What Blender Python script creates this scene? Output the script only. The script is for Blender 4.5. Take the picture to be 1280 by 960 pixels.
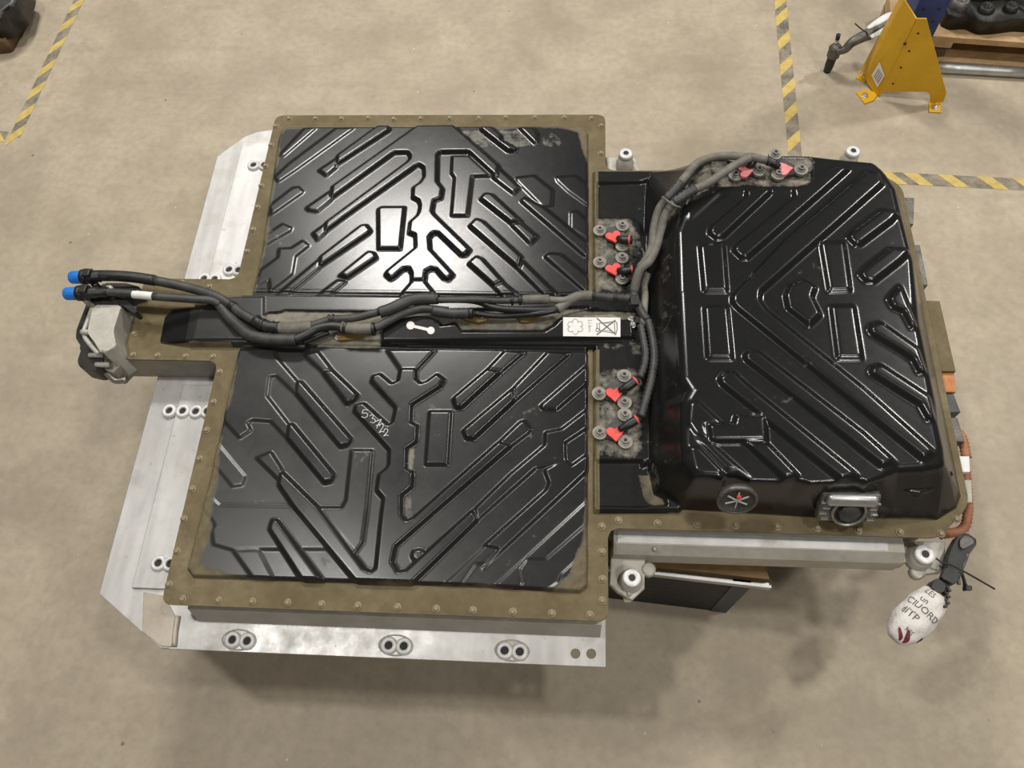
import bpy, bmesh, math, random
import numpy as np
from mathutils import Vector, Matrix

for o in list(bpy.data.objects):
    bpy.data.objects.remove(o, do_unlink=True)
SC = bpy.context.scene
COL = SC.collection
rnd = random.Random(7)

# ------------------------------------------------------------------ camera
FP = 1010.0                                   # focal length in pixels of a 1280x960 frame
FZ = 0.50                                     # height of the battery flange above the floor
_Y = np.array([106, 2043, FP]); _Y /= np.linalg.norm(_Y)
_X = np.array([15440, -296, -FP]); _X -= _Y * (_X @ _Y); _X /= np.linalg.norm(_X)
_Z = -np.cross(_X, _Y)
ROT = np.array([_X, _Y, _Z])                  # camera (right, up, forward) -> world
CAM = np.array([0.0, 0.0, FZ + 1.68])

def at(px, py, z):
    """point of the place at height z that was measured at pixel (px, py)"""
    d = ROT @ np.array([px - 640, 480 - py, FP])
    return CAM + d * ((z - CAM[2]) / d[2])

cam = bpy.data.objects.new('camera', bpy.data.cameras.new('camera'))
COL.objects.link(cam)
cam.data.sensor_width = 36.0
cam.data.lens = FP * 36.0 / 1280.0
cam.data.clip_start = 0.05
r_, u_, f_ = ROT[:, 0], ROT[:, 1], ROT[:, 2]
cam.matrix_world = Matrix(((r_[0], u_[0], -f_[0], CAM[0]), (r_[1], u_[1], -f_[1], CAM[1]),
                           (r_[2], u_[2], -f_[2], CAM[2]), (0, 0, 0, 1)))
SC.camera = cam

# ------------------------------------------------------------------ world, lamps, exposure
W = bpy.data.worlds.new('hall'); SC.world = W; W.use_nodes = True
W.node_tree.nodes['Background'].inputs[0].default_value = (1.0, 0.96, 0.91, 1)
W.node_tree.nodes['Background'].inputs[1].default_value = 0.11

def lamp(name, loc, power, sx, sy, col=(1.0, 0.965, 0.91)):
    l = bpy.data.lights.new(name, 'AREA'); l.shape = 'RECTANGLE'; l.size = sx; l.size_y = sy
    l.energy = power; l.color = col
    o = bpy.data.objects.new(name, l); COL.objects.link(o); o.location = loc
    return o
# rows of high-bay lamps under the hall roof
lamp('high_bay_light', (-2.1, 1.2, 6.0), 105, 0.35, 0.35)
lamp('high_bay_light', (2.0, 0.75, 6.0), 85, 0.35, 0.35)
lamp('high_bay_light', (-1.58, 4.75, 5.6), 275, 1.2, 0.9)
lamp('high_bay_light', (4.6, 4.6, 6.0), 260, 0.5, 0.5)
lamp('high_bay_light', (2.6, -2.4, 6.0), 135, 0.5, 0.5)

SC.view_settings.view_transform = 'Standard'
SC.view_settings.look = 'None'
SC.view_settings.gamma = 1.0
SC.view_settings.use_curve_mapping = False
SC.view_settings.exposure = -0.2

# ------------------------------------------------------------------ object helpers
def tag(o, label=None, cat=None, group=None, kind=None):
    if label: o['label'] = label
    if cat: o['category'] = cat
    if group: o['group'] = group
    if kind: o['kind'] = kind
    return o

def thing(name, label, cat, loc=(0, 0, 0), group=None):
    o = bpy.data.objects.new(name, None); COL.objects.link(o)
    o.location = Vector(loc); o.empty_display_size = 0.1
    return tag(o, label, cat, group)

WORLD = {}
def setparent(o, parent, world=None):
    """parent o and keep it where it stands; vertices are in world space unless o has a location"""
    if parent is not None:
        o.parent = parent
        pw = WORLD.get(parent.name)
        if pw is None: pw = Matrix.Translation(parent.location) if parent.type == 'EMPTY' else Matrix.Identity(4)
        o.matrix_parent_inverse = pw.inverted()
    WORLD[o.name] = world if world is not None else Matrix.Identity(4)

def link(name, me, m, parent=None, smooth=False, label=None):
    if m is not None:
        me.materials.clear(); me.materials.append(m)
    if smooth:
        me.polygons.foreach_set('use_smooth', [True] * len(me.polygons))
    o = bpy.data.objects.new(name, me); COL.objects.link(o)
    setparent(o, parent)
    if label: o['label'] = label
    return o

def obj(name, bm, m, parent=None, smooth=False, label=None):
    bmesh.ops.recalc_face_normals(bm, faces=bm.faces)
    me = bpy.data.meshes.new(name); bm.to_mesh(me); bm.free()
    return link(name, me, m, parent, smooth, label)

def share(name, me, loc, parent, rot=None, scale=None):
    o = bpy.data.objects.new(name, me); COL.objects.link(o)
    o.location = Vector(loc)
    if rot is not None: o.rotation_euler = rot
    if scale is not None: o.scale = scale
    setparent(o, parent, Matrix.Translation(Vector(loc)))
    return o

def area2(p):
    return sum(p[i][0] * p[(i + 1) % len(p)][1] - p[(i + 1) % len(p)][0] * p[i][1] for i in range(len(p)))

def prism(bm, poly, z0, z1, holes=(), bevel=0.0, shift=(0, 0)):
    """solid plate from an outline (world x, y); shift moves the bottom outline sideways"""
    loops = [list(poly)] + [list(h) for h in holes]
    top_e = []; ring_t = []; ring_b = []
    for L in loops:
        t = [bm.verts.new((p[0], p[1], z1)) for p in L]
        b = [bm.verts.new((p[0] + shift[0], p[1] + shift[1], z0)) for p in L]
        ring_t.append(t); ring_b.append(b)
    newf = []
    if len(loops) == 1:
        newf.append(bm.faces.new(ring_t[0])); newf.append(bm.faces.new(ring_b[0][::-1]))
    else:
        for rings in (ring_t, ring_b):
            es = []
            for rg in rings:
                for i in range(len(rg)):
                    es.append(bm.edges.new((rg[i], rg[(i + 1) % len(rg)])))
            bmesh.ops.triangle_fill(bm, use_beauty=True, use_dissolve=False, edges=es)
    for t, b in zip(ring_t, ring_b):
        n = len(t)
        for i in range(n):
            newf.append(bm.faces.new((t[i], b[i], b[(i + 1) % n], t[(i + 1) % n])))
    if bevel > 0 and len(loops) == 1:
        es = list(newf[0].edges)
        bmesh.ops.bevel(bm, geom=es, offset=bevel, segments=2, affect='EDGES', profile=0.5)
    return bm

def box(bm, c, s, rot=None, bevel=0.0, seg=2):
    r = bmesh.ops.create_cube(bm, size=1.0)
    vs = r['verts']
    M = Matrix.Translation(Vector(c)) @ (rot.to_4x4() if rot is not None else Matrix.Identity(4)) @ Matrix.Diagonal((s[0], s[1], s[2], 1))
    bmesh.ops.transform(bm, matrix=M, verts=vs)
    if bevel > 0:
        es = list({e for v in vs for e in v.link_edges})
        bmesh.ops.bevel(bm, geom=es, offset=bevel, segments=seg, affect='EDGES', profile=0.5)
    return bm

def zto(n):
    return Vector((0, 0, 1)).rotation_difference(Vector(n).normalized()).to_matrix()

def lathe(bm, prof, c=(0, 0, 0), n=16, axis=(0, 0, 1), cap0=True, cap1=True):
    """revolve (radius, height) pairs about an axis through c"""
    R = zto(axis); c = Vector(c)
    rings = []
    for (r, h) in prof:
        rings.append([bm.verts.new(c + R @ Vector((r * math.cos(2 * math.pi * k / n), r * math.sin(2 * math.pi * k / n), h))) for k in range(n)])
    for a, b in zip(rings[:-1], rings[1:]):
        for k in range(n):
            bm.faces.new((a[k], a[(k + 1) % n], b[(k + 1) % n], b[k]))
    if cap0: bm.faces.new(rings[0][::-1])
    if cap1: bm.faces.new(rings[-1])
    return bm

def catmull(pts, sub=6):
    P = [np.array(p, float) for p in pts]
    if len(P) < 3:
        return [P[0] + (P[-1] - P[0]) * t for t in np.linspace(0, 1, sub + 1)]
    P = [2 * P[0] - P[1]] + P + [2 * P[-1] - P[-2]]
    out = []
    for i in range(1, len(P) - 2):
        for k in range(sub):
            t = k / sub
            out.append(0.5 * (2 * P[i] + (P[i + 1] - P[i - 1]) * t + (2 * P[i - 1] - 5 * P[i] + 4 * P[i + 1] - P[i + 2]) * t * t
                              + (3 * P[i] - P[i - 1] - 3 * P[i + 1] + P[i + 2]) * t ** 3))
    out.append(P[-2])
    return out

def tube(bm, pts, r, n=12, sub=6, ripple=0.0, step=None, flat=1.0):
    """round tube along a smoothed path; ripple = corrugation depth"""
    path = catmull(pts, sub)
    if step:
        L = [0.0]
        for a, b in zip(path[:-1], path[1:]): L.append(L[-1] + np.linalg.norm(b - a))
        m = max(4, int(L[-1] / step)); arr = np.array(path)
        path = [np.array([np.interp(s, L, arr[:, k]) for k in range(3)]) for s in np.linspace(0, L[-1], m)]
    rings = []
    up = Vector((0, 0, 1))
    for i, p in enumerate(path):
        t = Vector(path[min(i + 1, len(path) - 1)] - path[max(i - 1, 0)])
        if t.length < 1e-9: t = Vector((1, 0, 0))
        t.normalize()
        s = t.cross(up)
        if s.length < 1e-4: s = t.cross(Vector((0, 1, 0)))
        s.normalize(); w = s.cross(t)
        rr = r if not callable(r) else r(i / (len(path) - 1))
        if ripple: rr = rr + (ripple if i % 2 else -ripple)
        rings.append([bm.verts.new(Vector(p) + (s * math.cos(2 * math.pi * k / n) + w * flat * math.sin(2 * math.pi * k / n)) * rr) for k in range(n)])
    for a, b in zip(rings[:-1], rings[1:]):
        for k in range(n):
            bm.faces.new((a[k], a[(k + 1) % n], b[(k + 1) % n], b[k]))
    bm.faces.new(rings[0][::-1]); bm.faces.new(rings[-1])
    return bm

def circ(x, y, r, n=16):
    return [(x + r * math.cos(2 * math.pi * k / n), y + r * math.sin(2 * math.pi * k / n)) for k in range(n)]

def rounded(poly, r, seg=4):
    """round the corners of an outline"""
    out = []
    n = len(poly)
    for i in range(n):
        a, b, c = (np.array(poly[i - 1][:2], float), np.array(poly[i][:2], float), np.array(poly[(i + 1) % n][:2], float))
        u = (a - b); lu = np.linalg.norm(u); u /= lu
        v = (c - b); lv = np.linalg.norm(v); v /= lv
        rr = min(r, lu * .45, lv * .45)
        p0, p1 = b + u * rr, b + v * rr
        for k in range(seg + 1):
            t = k / seg
            out.append(tuple((1 - t) ** 2 * p0 + 2 * t * (1 - t) * b + t * t * p1))
    return out

# ------------------------------------------------------------------ materials
class NT:
    def __init__(s, name):
        s.m = bpy.data.materials.new(name); s.m.use_nodes = True
        s.t = s.m.node_tree; s.b = s.t.nodes['Principled BSDF']
    def n(s, typ, **kw):
        x = s.t.nodes.new(typ)
        for k, v in kw.items():
            if k.startswith('i_'): x.inputs[k[2:].replace('_', ' ')].default_value = v
            else: setattr(x, k, v)
        return x
    def l(s, a, b): s.t.links.new(a, b)
    def noise(s, scale, detail=4, rough=.55, coord='Object'):
        tc = s.n('ShaderNodeTexCoord'); x = s.n('ShaderNodeTexNoise')
        x.inputs['Scale'].default_value = scale; x.inputs['Detail'].default_value = detail; x.inputs['Roughness'].default_value = rough
        s.l(tc.outputs[coord], x.inputs['Vector']); return x.outputs['Fac']
    def ramp(s, fac, stops):
        x = s.n('ShaderNodeValToRGB'); cr = x.color_ramp
        while len(cr.elements) < len(stops): cr.elements.new(0.5)
        for e, (p, c) in zip(cr.elements, stops):
            e.position = p; e.color = (c[0], c[1], c[2], 1) if not isinstance(c, (int, float)) else (c, c, c, 1)
        s.l(fac, x.inputs['Fac']); return x.outputs['Color']
    def mix(s, fac, a, b, mode='MIX'):
        x = s.n('ShaderNodeMix', data_type='RGBA', blend_type=mode)
        if isinstance(fac, (int, float)): x.inputs[0].default_value = fac
        else: s.l(fac, x.inputs[0])
        for sock, v in ((x.inputs[6], a), (x.inputs[7], b)):
            if isinstance(v, tuple): sock.default_value = (*v[:3], 1)
            else: s.l(v, sock)
        return x.outputs[2]
    def math(s, op, a, b=None, clamp=False):
        x = s.n('ShaderNodeMath', operation=op); x.use_clamp = clamp
        for i, v in enumerate((a, b)):
            if v is None: continue
            if isinstance(v, (int, float)): x.inputs[i].default_value = v
            else: s.l(v, x.inputs[i])
        return x.outputs[0]
    def attr(s, name):
        x = s.n('ShaderNodeAttribute'); x.attribute_name = name; return x.outputs['Fac']
    def bump(s, h, strength, dist):
        x = s.n('ShaderNodeBump'); x.inputs['Strength'].default_value = strength; x.inputs['Distance'].default_value = dist
        s.l(h, x.inputs['Height']); s.l(x.outputs['Normal'], s.b.inputs['Normal'])
    def set(s, **kw):
        for k, v in kw.items():
            sock = s.b.inputs[k.replace('_', ' ')]
            if isinstance(v, (int, float)): sock.default_value = v
            elif isinstance(v, tuple): sock.default_value = (*v[:3], 1)
            else: s.l(v, sock)

def mottled(name, c0, c1, rough=.5, metal=0.0, scale=18, bump=0.0, spec=0.5, r1=None):
    """two-tone noisy material"""
    t = NT(name)
    a = t.noise(scale, 5); b = t.noise(scale * 6.3, 3)
    f = t.math('ADD', t.math('MULTIPLY', a, .7), t.math('MULTIPLY', b, .3))
    t.set(Base_Color=t.ramp(f, [(.36, c0), (.64, c1)]), Metallic=metal, Specular_IOR_Level=spec)
    t.set(Roughness=t.ramp(b, [(.3, rough), (.7, r1 if r1 is not None else min(1, rough + .12))]))
    if bump: t.bump(b, .5, bump)
    return t.m

def concrete():
    t = NT('worn_concrete')
    big = t.noise(0.9, 3); mid = t.noise(3.2, 6, .62); fine = t.noise(38, 4, .6); spk = t.noise(120, 2)
    c = t.ramp(mid, [(.30, (.365, .303, .218)), (.50, (.465, .397, .290)), (.70, (.54, .470, .350))])
    c = t.mix(t.ramp(big, [(.35, 0.0), (.65, .40)]), c, (.42, .355, .285))
    stain = t.noise(1.7, 5, .65)
    c = t.mix(t.ramp(stain, [(.60, 0.0), (.74, .38)]), c, (.27, .215, .17))
    pat = t.noise(9, 8, .68); pat2 = t.noise(5.5, 5, .6, 'Generated')
    c = t.mix(t.ramp(pat, [(.34, .45), (.50, 0.0)]), c, (.345, .29, .222))
    c = t.mix(t.ramp(pat, [(.56, 0.0), (.70, .35)]), c, (.58, .505, .385))
    c = t.mix(t.ramp(pat2, [(.54, 0.0), (.66, .30)]), c, (.40, .335, .285))
    c = t.mix(t.ramp(fine, [(.35, .30), (.58, 0.0)]), c, (.30, .25, .19))
    c = t.mix(t.ramp(spk, [(.74, 0.0), (.80, .35)]), c, (.68, .6, .47))
    # sparse dark specks
    tc = t.n('ShaderNodeTexCoord'); v = t.n('ShaderNodeTexVoronoi'); v.inputs['Scale'].default_value = 5.5
    t.l(tc.outputs['Object'], v.inputs['Vector'])
    c = t.mix(t.ramp(v.outputs['Distance'], [(.018, .75), (.035, 0.0)]), c, (.12, .10, .08))
    v2 = t.n('ShaderNodeTexVoronoi'); v2.inputs['Scale'].default_value = 9.0
    t.l(tc.outputs['Object'], v2.inputs['Vector'])
    c = t.mix(t.ramp(v2.outputs['Distance'], [(.022, .7), (.036, 0.0)]), c, (.72, .66, .55))
    # wheel scuffs: stretched noise
    mp = t.n('ShaderNodeMapping'); mp.inputs['Scale'].default_value = (.8, 5.0, 1); mp.inputs['Rotation'].default_value = (0, 0, .5)
    t.l(tc.outputs['Object'], mp.inputs['Vector'])
    sn = t.n('ShaderNodeTexNoise'); sn.inputs['Scale'].default_value = 1.6; sn.inputs['Detail'].default_value = 6
    t.l(mp.outputs[0], sn.inputs['Vector'])
    c = t.mix(t.ramp(sn.outputs['Fac'], [(.57, 0.0), (.72, .30)]), c, (.29, .24, .185))
    t.set(Base_Color=c, Roughness=t.ramp(mid, [(.3, .5), (.7, .68)]), Specular_IOR_Level=.35)
    t.bump(fine, .12, .004)
    return t.m

def cover_mat():
    t = NT('black_pressed_cover')
    n1 = t.noise(9, 6, .62); n2 = t.noise(60, 4, .6); n3 = t.noise(260, 2)
    olive = t.attr('olive'); dust = t.attr('dust'); beige = t.attr('beige')
    film = t.math('MULTIPLY', dust, t.ramp(n1, [(.30, .55), (.68, 1.0)]), True)
    c = t.mix(film, (.0085, .0088, .0092), (.050, .050, .048))
    spk = t.ramp(n3, [(.66, 0.0), (.78, .16)])
    c = t.mix(spk, c, (.10, .097, .088))
    bz = t.math('ADD', beige, t.math('MULTIPLY', t.math('SUBTRACT', n2, .5), .9))
    bz = t.math('ADD', bz, t.math('MULTIPLY', t.math('SUBTRACT', n1, .5), 1.3))
    bf = t.ramp(bz, [(.30, 0.0), (.75, .92)])
    c = t.mix(bf, c, t.ramp(n2, [(.3, (.175, .155, .115)), (.7, (.30, .275, .215))]))
    oz = t.math('ADD', olive, t.math('MULTIPLY', t.math('SUBTRACT', n1, .5), 1.1))
    of = t.ramp(oz, [(.40, 0.0), (.62, .88)])
    c = t.mix(of, c, t.ramp(n2, [(.3, (.120, .092, .046)), (.7, (.185, .148, .082))]))
    t.set(Base_Color=c, Specular_IOR_Level=.5)
    r = t.math('ADD', .165, t.math('MULTIPLY', film, .26))
    r = t.math('ADD', r, t.math('MULTIPLY', t.math('MAXIMUM', bf, of), .5), True)
    r = t.math('ADD', r, t.math('MULTIPLY', n2, .06))
    t.set(Roughness=r)
    return t.m

def flange_mat():
    t = NT('dirty_olive_flange')
    a = t.noise(7, 6, .65); b = t.noise(55, 4)
    c = t.ramp(a, [(.3, (.115, .084, .036)), (.5, (.165, .128, .062)), (.72, (.235, .190, .108))])
    c = t.mix(t.ramp(b, [(.3, .5), (.6, 0.0)]), c, (.10, .075, .035))
    t.set(Base_Color=c, Roughness=.62, Specular_IOR_Level=.35); t.bump(b, .2, .002)
    return t.m

def alu(name='brushed_aluminium', c0=(.44, .435, .42), c1=(.60, .595, .58), rough=.34, metal=.55):
    t = NT(name)
    tc = t.n('ShaderNodeTexCoord'); mp = t.n('ShaderNodeMapping'); mp.inputs['Scale'].default_value = (9, 1.6, 4)
    t.l(tc.outputs['Object'], mp.inputs['Vector'])
    x = t.n('ShaderNodeTexNoise'); x.inputs['Scale'].default_value = 3; x.inputs['Detail'].default_value = 6
    t.l(mp.outputs[0], x.inputs['Vector'])
    b = t.noise(16, 5, .65); s = t.noise(70, 3)
    c = t.ramp(x.outputs['Fac'], [(.3, c0), (.66, c1)])
    c = t.mix(t.ramp(b, [(.52, 0.0), (.72, .45)]), c, (.42, .375, .30))
    c = t.mix(t.ramp(s, [(.68, 0.0), (.76, .6)]), c, (.22, .20, .17))
    t.set(Base_Color=c, Metallic=metal, Roughness=t.ramp(b, [(.3, rough), (.7, rough + .2)]))
    return t.m

M = {}
M['floor'] = concrete()
M['cover'] = cover_mat()
M['flange'] = flange_mat()
M['alu'] = alu()
M['alu_light'] = alu('bright_aluminium', (.56, .555, .54), (.70, .695, .68), .34, .4)
M['tray'] = mottled('grey_cast_tray', (.24, .22, .175), (.36, .335, .28), .5, .15, 14, .001)
M['rail_side'] = mottled('grey_extruded_rail', (.40, .375, .32), (.54, .51, .45), .42, .2, 10)
M['cast'] = mottled('grey_cast_aluminium', (.36, .34, .28), (.52, .49, .42), .5, .2, 30, .001)
M['cast_light'] = mottled('pale_cast_aluminium', (.44, .42, .365), (.58, .56, .50), .45, .15, 24, .0006)
M['ring'] = mottled('machined_ring', (.66, .66, .64), (.82, .82, .80), .35, .15, 60)
M['steel'] = mottled('dull_steel', (.30, .29, .27), (.46, .45, .42), .35, .8, 60)
M['chrome'] = mottled('bright_zinc', (.6, .6, .58), (.8, .8, .78), .2, .9, 60)
M['bolt'] = mottled('dirty_bolt', (.20, .16, .09), (.33, .28, .18), .5, .25, 90)
M['dark_hole'] = mottled('dark_bore', (.012, .011, .010), (.03, .028, .025), .6, 0, 40)
M['rubber'] = mottled('grey_rubber_hose', (.034, .034, .033), (.078, .076, .070), .46, 0, 25)
M['rubber_dusty'] = mottled('dusty_hose', (.12, .113, .095), (.235, .22, .185), .62, 0, 30)
M['hose_black'] = mottled('black_hose', (.012, .012, .013), (.035, .034, .034), .34, 0, 25)
M['plastic'] = mottled('black_plastic', (.010, .010, .010), (.028, .027, .026), .36, 0, 40)
M['plastic_grey'] = mottled('dark_grey_plastic', (.035, .035, .036), (.07, .07, .07), .42, 0, 40)
M['blue_cap'] = mottled('blue_cap', (.010, .17, .62), (.02, .24, .75), .4, 0, 40)
M['red'] = mottled('red_marker', (.78, .075, .065), (.90, .12, .10), .6, 0, 60)
M['pink'] = mottled('pale_red_marker', (.70, .20, .20), (.85, .32, .32), .6, 0, 60)
M['brass'] = mottled('ochre_clip', (.17, .11, .025), (.30, .21, .06), .5, .1, 50)
M['white'] = mottled('white_label', (.78, .77, .74), (.88, .87, .84), .55, 0, 60)
M['ink'] = mottled('grey_ink', (.12, .12, .12), (.22, .22, .22), .6, 0, 60)
M['ink_pale'] = mottled('faded_ink', (.42, .41, .39), (.55, .54, .52), .6, 0, 60)
M['chalk'] = mottled('white_paint_marker', (.74, .73, .70), (.88, .87, .84), .6, 0, 80)
M['orange'] = mottled('orange_conduit', (.42, .14, .035), (.62, .26, .09), .5, 0, 40)
M['rust_orange'] = mottled('dirty_orange', (.30, .11, .05), (.45, .20, .11), .55, 0, 50)
M['yellow_steel'] = mottled('yellow_powder_coat', (.66, .36, .006), (.78, .45, .010), .42, 0, 9, 0, .5)
M['blue_steel'] = mottled('blue_powder_coat', (.012, .035, .17), (.025, .06, .24), .42, 0, 12)
M['tape_yellow'] = mottled('worn_yellow_tape', (.50, .36, .10), (.70, .54, .17), .6, 0, 30)
M['tape_black'] = mottled('worn_black_tape', (.13, .115, .09), (.36, .305, .225), .6, 0, 22)
M['wood'] = mottled('pallet_pine', (.40, .25, .115), (.58, .40, .22), .65, 0, 12, .001)
M['wood_dark'] = mottled('old_pallet_wood', (.10, .062, .03), (.19, .12, .06), .7, 0, 12, .001)
M['galv'] = mottled('galvanised_tube', (.42, .43, .42), (.60, .61, .60), .35, .7, 20)
M['black_metal'] = mottled('greasy_black_metal', (.010, .010, .009), (.045, .042, .036), .42, .3, 26, .002)
M['grey_metal'] = mottled('greasy_grey_metal', (.09, .085, .075), (.21, .20, .18), .42, .5, 26, .002)
M['stand_black'] = mottled('black_stand_panel', (.003, .004, .006), (.007, .008, .011), .55, 0, 12)
M['stand_blue'] = mottled('dark_blue_stand_edge', (.022, .028, .045), (.04, .05, .075), .45, 0, 12)
M['cardboard'] = mottled('brown_fibreboard', (.15, .085, .03), (.24, .145, .06), .7, 0, 18)
M['wrap'] = mottled('white_plastic_wrap', (.66, .61, .57), (.84, .80, .77), .38, 0, 30, .003)
M['wrap_ink'] = mottled('dark_green_print', (.06, .07, .06), (.12, .13, .11), .5, 0, 60)
M['wrap_red'] = mottled('maroon_print', (.10, .012, .02), (.18, .03, .04), .5, 0, 60)
M['washer'] = mottled('dusty_washer', (.20, .19, .165), (.34, .325, .285), .5, .2, 60)
M['weld'] = mottled('corner_casting', (.40, .34, .265), (.54, .48, .40), .45, .2, 14, .001)

# ------------------------------------------------------------------ the hall floor
bm = bmesh.new()
prism(bm, [(-7, -4), (7, -4), (7, 9), (-7, 9)], -0.08, 0.0)
tag(obj('floor', bm, M['floor']), 'bare beige concrete hall floor with stains and scuffs', 'floor', kind='structure')

def tape(label, axis_px, centres, skew, width=0.05, half=0.026):
    """floor marking tape: black strip with yellow slanted blocks"""
    a, b = at(*axis_px[0], 0)[:2], at(*axis_px[1], 0)[:2]
    u = (b - a); L = np.linalg.norm(u); u /= L; v = np.array([-u[1], u[0]])
    mid = (a + b) / 2
    root = thing('hazard_tape', label, 'floor tape', (mid[0], mid[1], 0), 'hazard tapes on the floor')
    bm = bmesh.new()
    prism(bm, [a + v * width / 2, a - v * width / 2, b - v * width / 2, b + v * width / 2], 0.0, 0.0006)
    obj('black_strip', bm, M['tape_black'], root)
    for c in centres:
        p = at(*c, 0)[:2]
        s = (p - a) @ u
        c0 = a + u * s
        sh = skew * width / 2
        j = lambda: rnd.uniform(-.003, .003)
        q = [c0 + u * (-half + sh + j()) + v * width / 2, c0 + u * (-half - sh + j()) - v * width / 2,
             c0 + u * (half - sh + j()) - v * width / 2, c0 + u * (half + sh + j()) + v * width / 2]
        bm = bmesh.new(); prism(bm, q, 0.0004, 0.0011)
        obj('yellow_stripe', bm, M['tape_yellow'], root)

tape('yellow and black floor tape crossing the upper left corner', ((110, -24), (18, 172)),
     [(104, -18), (94.3, 6.6), (82.9, 30.5), (69, 57), (57.9, 85), (44.6, 113), (31.3, 142), (20.7, 168.7)], -1.3, width=.043)
tape('yellow and black floor tape between battery and yellow post guard', ((973, -22), (994, 196)),
     [(974.5, -20), (976, 1.4), (977.5, 21), (980.3, 50.6), (983, 81), (986, 110), (988.7, 140.6), (993, 176)], -1.2, width=.046)
tape('yellow and black floor tape running right from behind the battery', ((1104, 222), (1300, 232)),
     [(1114, 223), (1148, 226), (1192, 227.6), (1241.6, 230), (1287, 232)], -1.0, half=.024)
tape('short end of yellow floor tape at the left picture edge', ((-40, 168), (8, 171)), [(-30, 168.5), (-3, 170)], -1.0, half=.018)

# ------------------------------------------------------------------ the battery pack
ZR = 0.13                                       # height of the rear hump above the flange
bx0, by0 = at(480, 450, FZ)[:2]
PACK = thing('battery_pack', 'large black-covered electric car battery pack with olive flange and silver rails', 'battery pack',
             (-0.35, 0.95, FZ - 0.16))

def T(frame, pts, z):
    ox, oy, s = frame
    return [tuple(at(ox + x / s, oy + y / s, z)[:2]) for (x, y) in pts]

S5 = 1280 / 260
fa, fb, fc, fd, fe, fg = (400, 150, 8), (460, 250, 8), (310, 150, 8), (310, 250, 8), (540, 150, 8), (600, 250, 8)
A0, B0, D0, E0 = (300, 130, S5), (520, 130, S5), (300, 270, S5), (520, 270, S5)
L1, L2, L3, L4, L5, L6 = (220, 430, S5), (420, 430, S5), (620, 400, S5), (200, 580, S5), (400, 580, S5), (600, 560, S5)
R1, R2, R3, R4, R5, R6 = (720, 170, S5), (920, 170, S5), (820, 330, S5), (1000, 330, S5), (820, 480, S5), (1000, 480, S5)
N1, RB, SP, PX = (70, 310, S5), (740, 620, S5), (270, 350, 1280 / 210), (0, 0, 1)

# outline of the flange (world x, y), from the measured corners
fx0, fx1 = at(273, 450, FZ)[0], at(758.5, 450, FZ)[0]
fy0, fy1 = at(480, 766, FZ)[1], at(550, 143.7, FZ)[1]
nx0 = at(166, 400, FZ)[0]; ny0, ny1 = at(215, 450, FZ)[1], at(230, 348.5, FZ)[1]
ry0 = at(970, 666.5, FZ)[1]; ry1 = at(795, 213, FZ)[1]; rx1 = at(1212, 630, FZ)[0]
def rr(pts, r): return rounded(pts, r)
FLANGE = rounded([(fx0, fy0), (fx1, fy0), (fx1, ry0), (rx1 - .075, ry0), (rx1, ry0 + .075), (rx1, ry1 - .05), (rx1 - .06, ry1), (fx1, ry1),
                  (fx1, fy1), (fx0, fy1), (fx0, ny1), (nx0, ny1), (nx0, ny0), (fx0, ny0)], .022)

# ---- height field of the pressed cover
GR = 0.002
gx0, gx1 = nx0 - .01, rx1 + .01
gy0, gy1 = fy0 - .01, fy1 + .01
NX, NY = int((gx1 - gx0) / GR) + 1, int((gy1 - gy0) / GR) + 1
xs = gx0 + np.arange(NX) * GR; ys = gy0 + np.arange(NY) * GR
GX, GY = np.meshgrid(xs, ys)

def sdf(poly, i0=0, i1=None, j0=0, j1=None):
    """signed distance to an outline on the grid, positive inside"""
    X = GX[j0:j1, i0:i1]; Y = GY[j0:j1, i0:i1]
    d = np.full(X.shape, 1e9); ins = np.zeros(X.shape, bool)
    n = len(poly)
    for k in range(n):
        ax, ay = poly[k]; bx, by = poly[(k + 1) % n]
        ex, ey = bx - ax, by - ay
        L2_ = ex * ex + ey * ey
        if L2_ < 1e-14: continue
        wx, wy = X - ax, Y - ay
        t = np.clip((wx * ex + wy * ey) / L2_, 0, 1)
        d = np.minimum(d, (wx - ex * t) ** 2 + (wy - ey * t) ** 2)
        c1 = (ay <= Y) & (by > Y); c2 = (ay > Y) & (by <= Y)
        cr = ex * wy - ey * wx
        ins ^= (c1 & (cr > 0)) | (c2 & (cr < 0))
    d = np.sqrt(d)
    return np.where(ins, d, -d)

def sm(t):
    t = np.clip(t, 0, 1); return t * t * (3 - 2 * t)

def win(poly, pad):
    px_ = [p[0] for p in poly]; py_ = [p[1] for p in poly]
    i0 = max(0, int((min(px_) - pad - gx0) / GR)); i1 = min(NX, int((max(px_) + pad - gx0) / GR) + 2)
    j0 = max(0, int((min(py_) - pad - gy0) / GR)); j1 = min(NY, int((max(py_) + pad - gy0) / GR) + 2)
    return i0, i1, j0, j1

RIB = np.zeros((NY, NX))
def rib(frames, h, w=.0065, arr=None, z=FZ + .018):
    """raised bead; frames = list of (frame, points) chained into one outline"""
    arr = RIB if arr is None else arr
    poly = []
    for f, pts in frames: poly += T(f, pts, z)
    i0, i1, j0, j1 = win(poly, .03)
    if i1 <= i0 or j1 <= j0: return
    d = sdf(poly, i0, i1, j0, j1)
    arr[j0:j1, i0:i1] = np.maximum(arr[j0:j1, i0:i1], h * sm(d / w + .5))

HI, MD, LO = .0105, .0058, .0024
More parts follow.
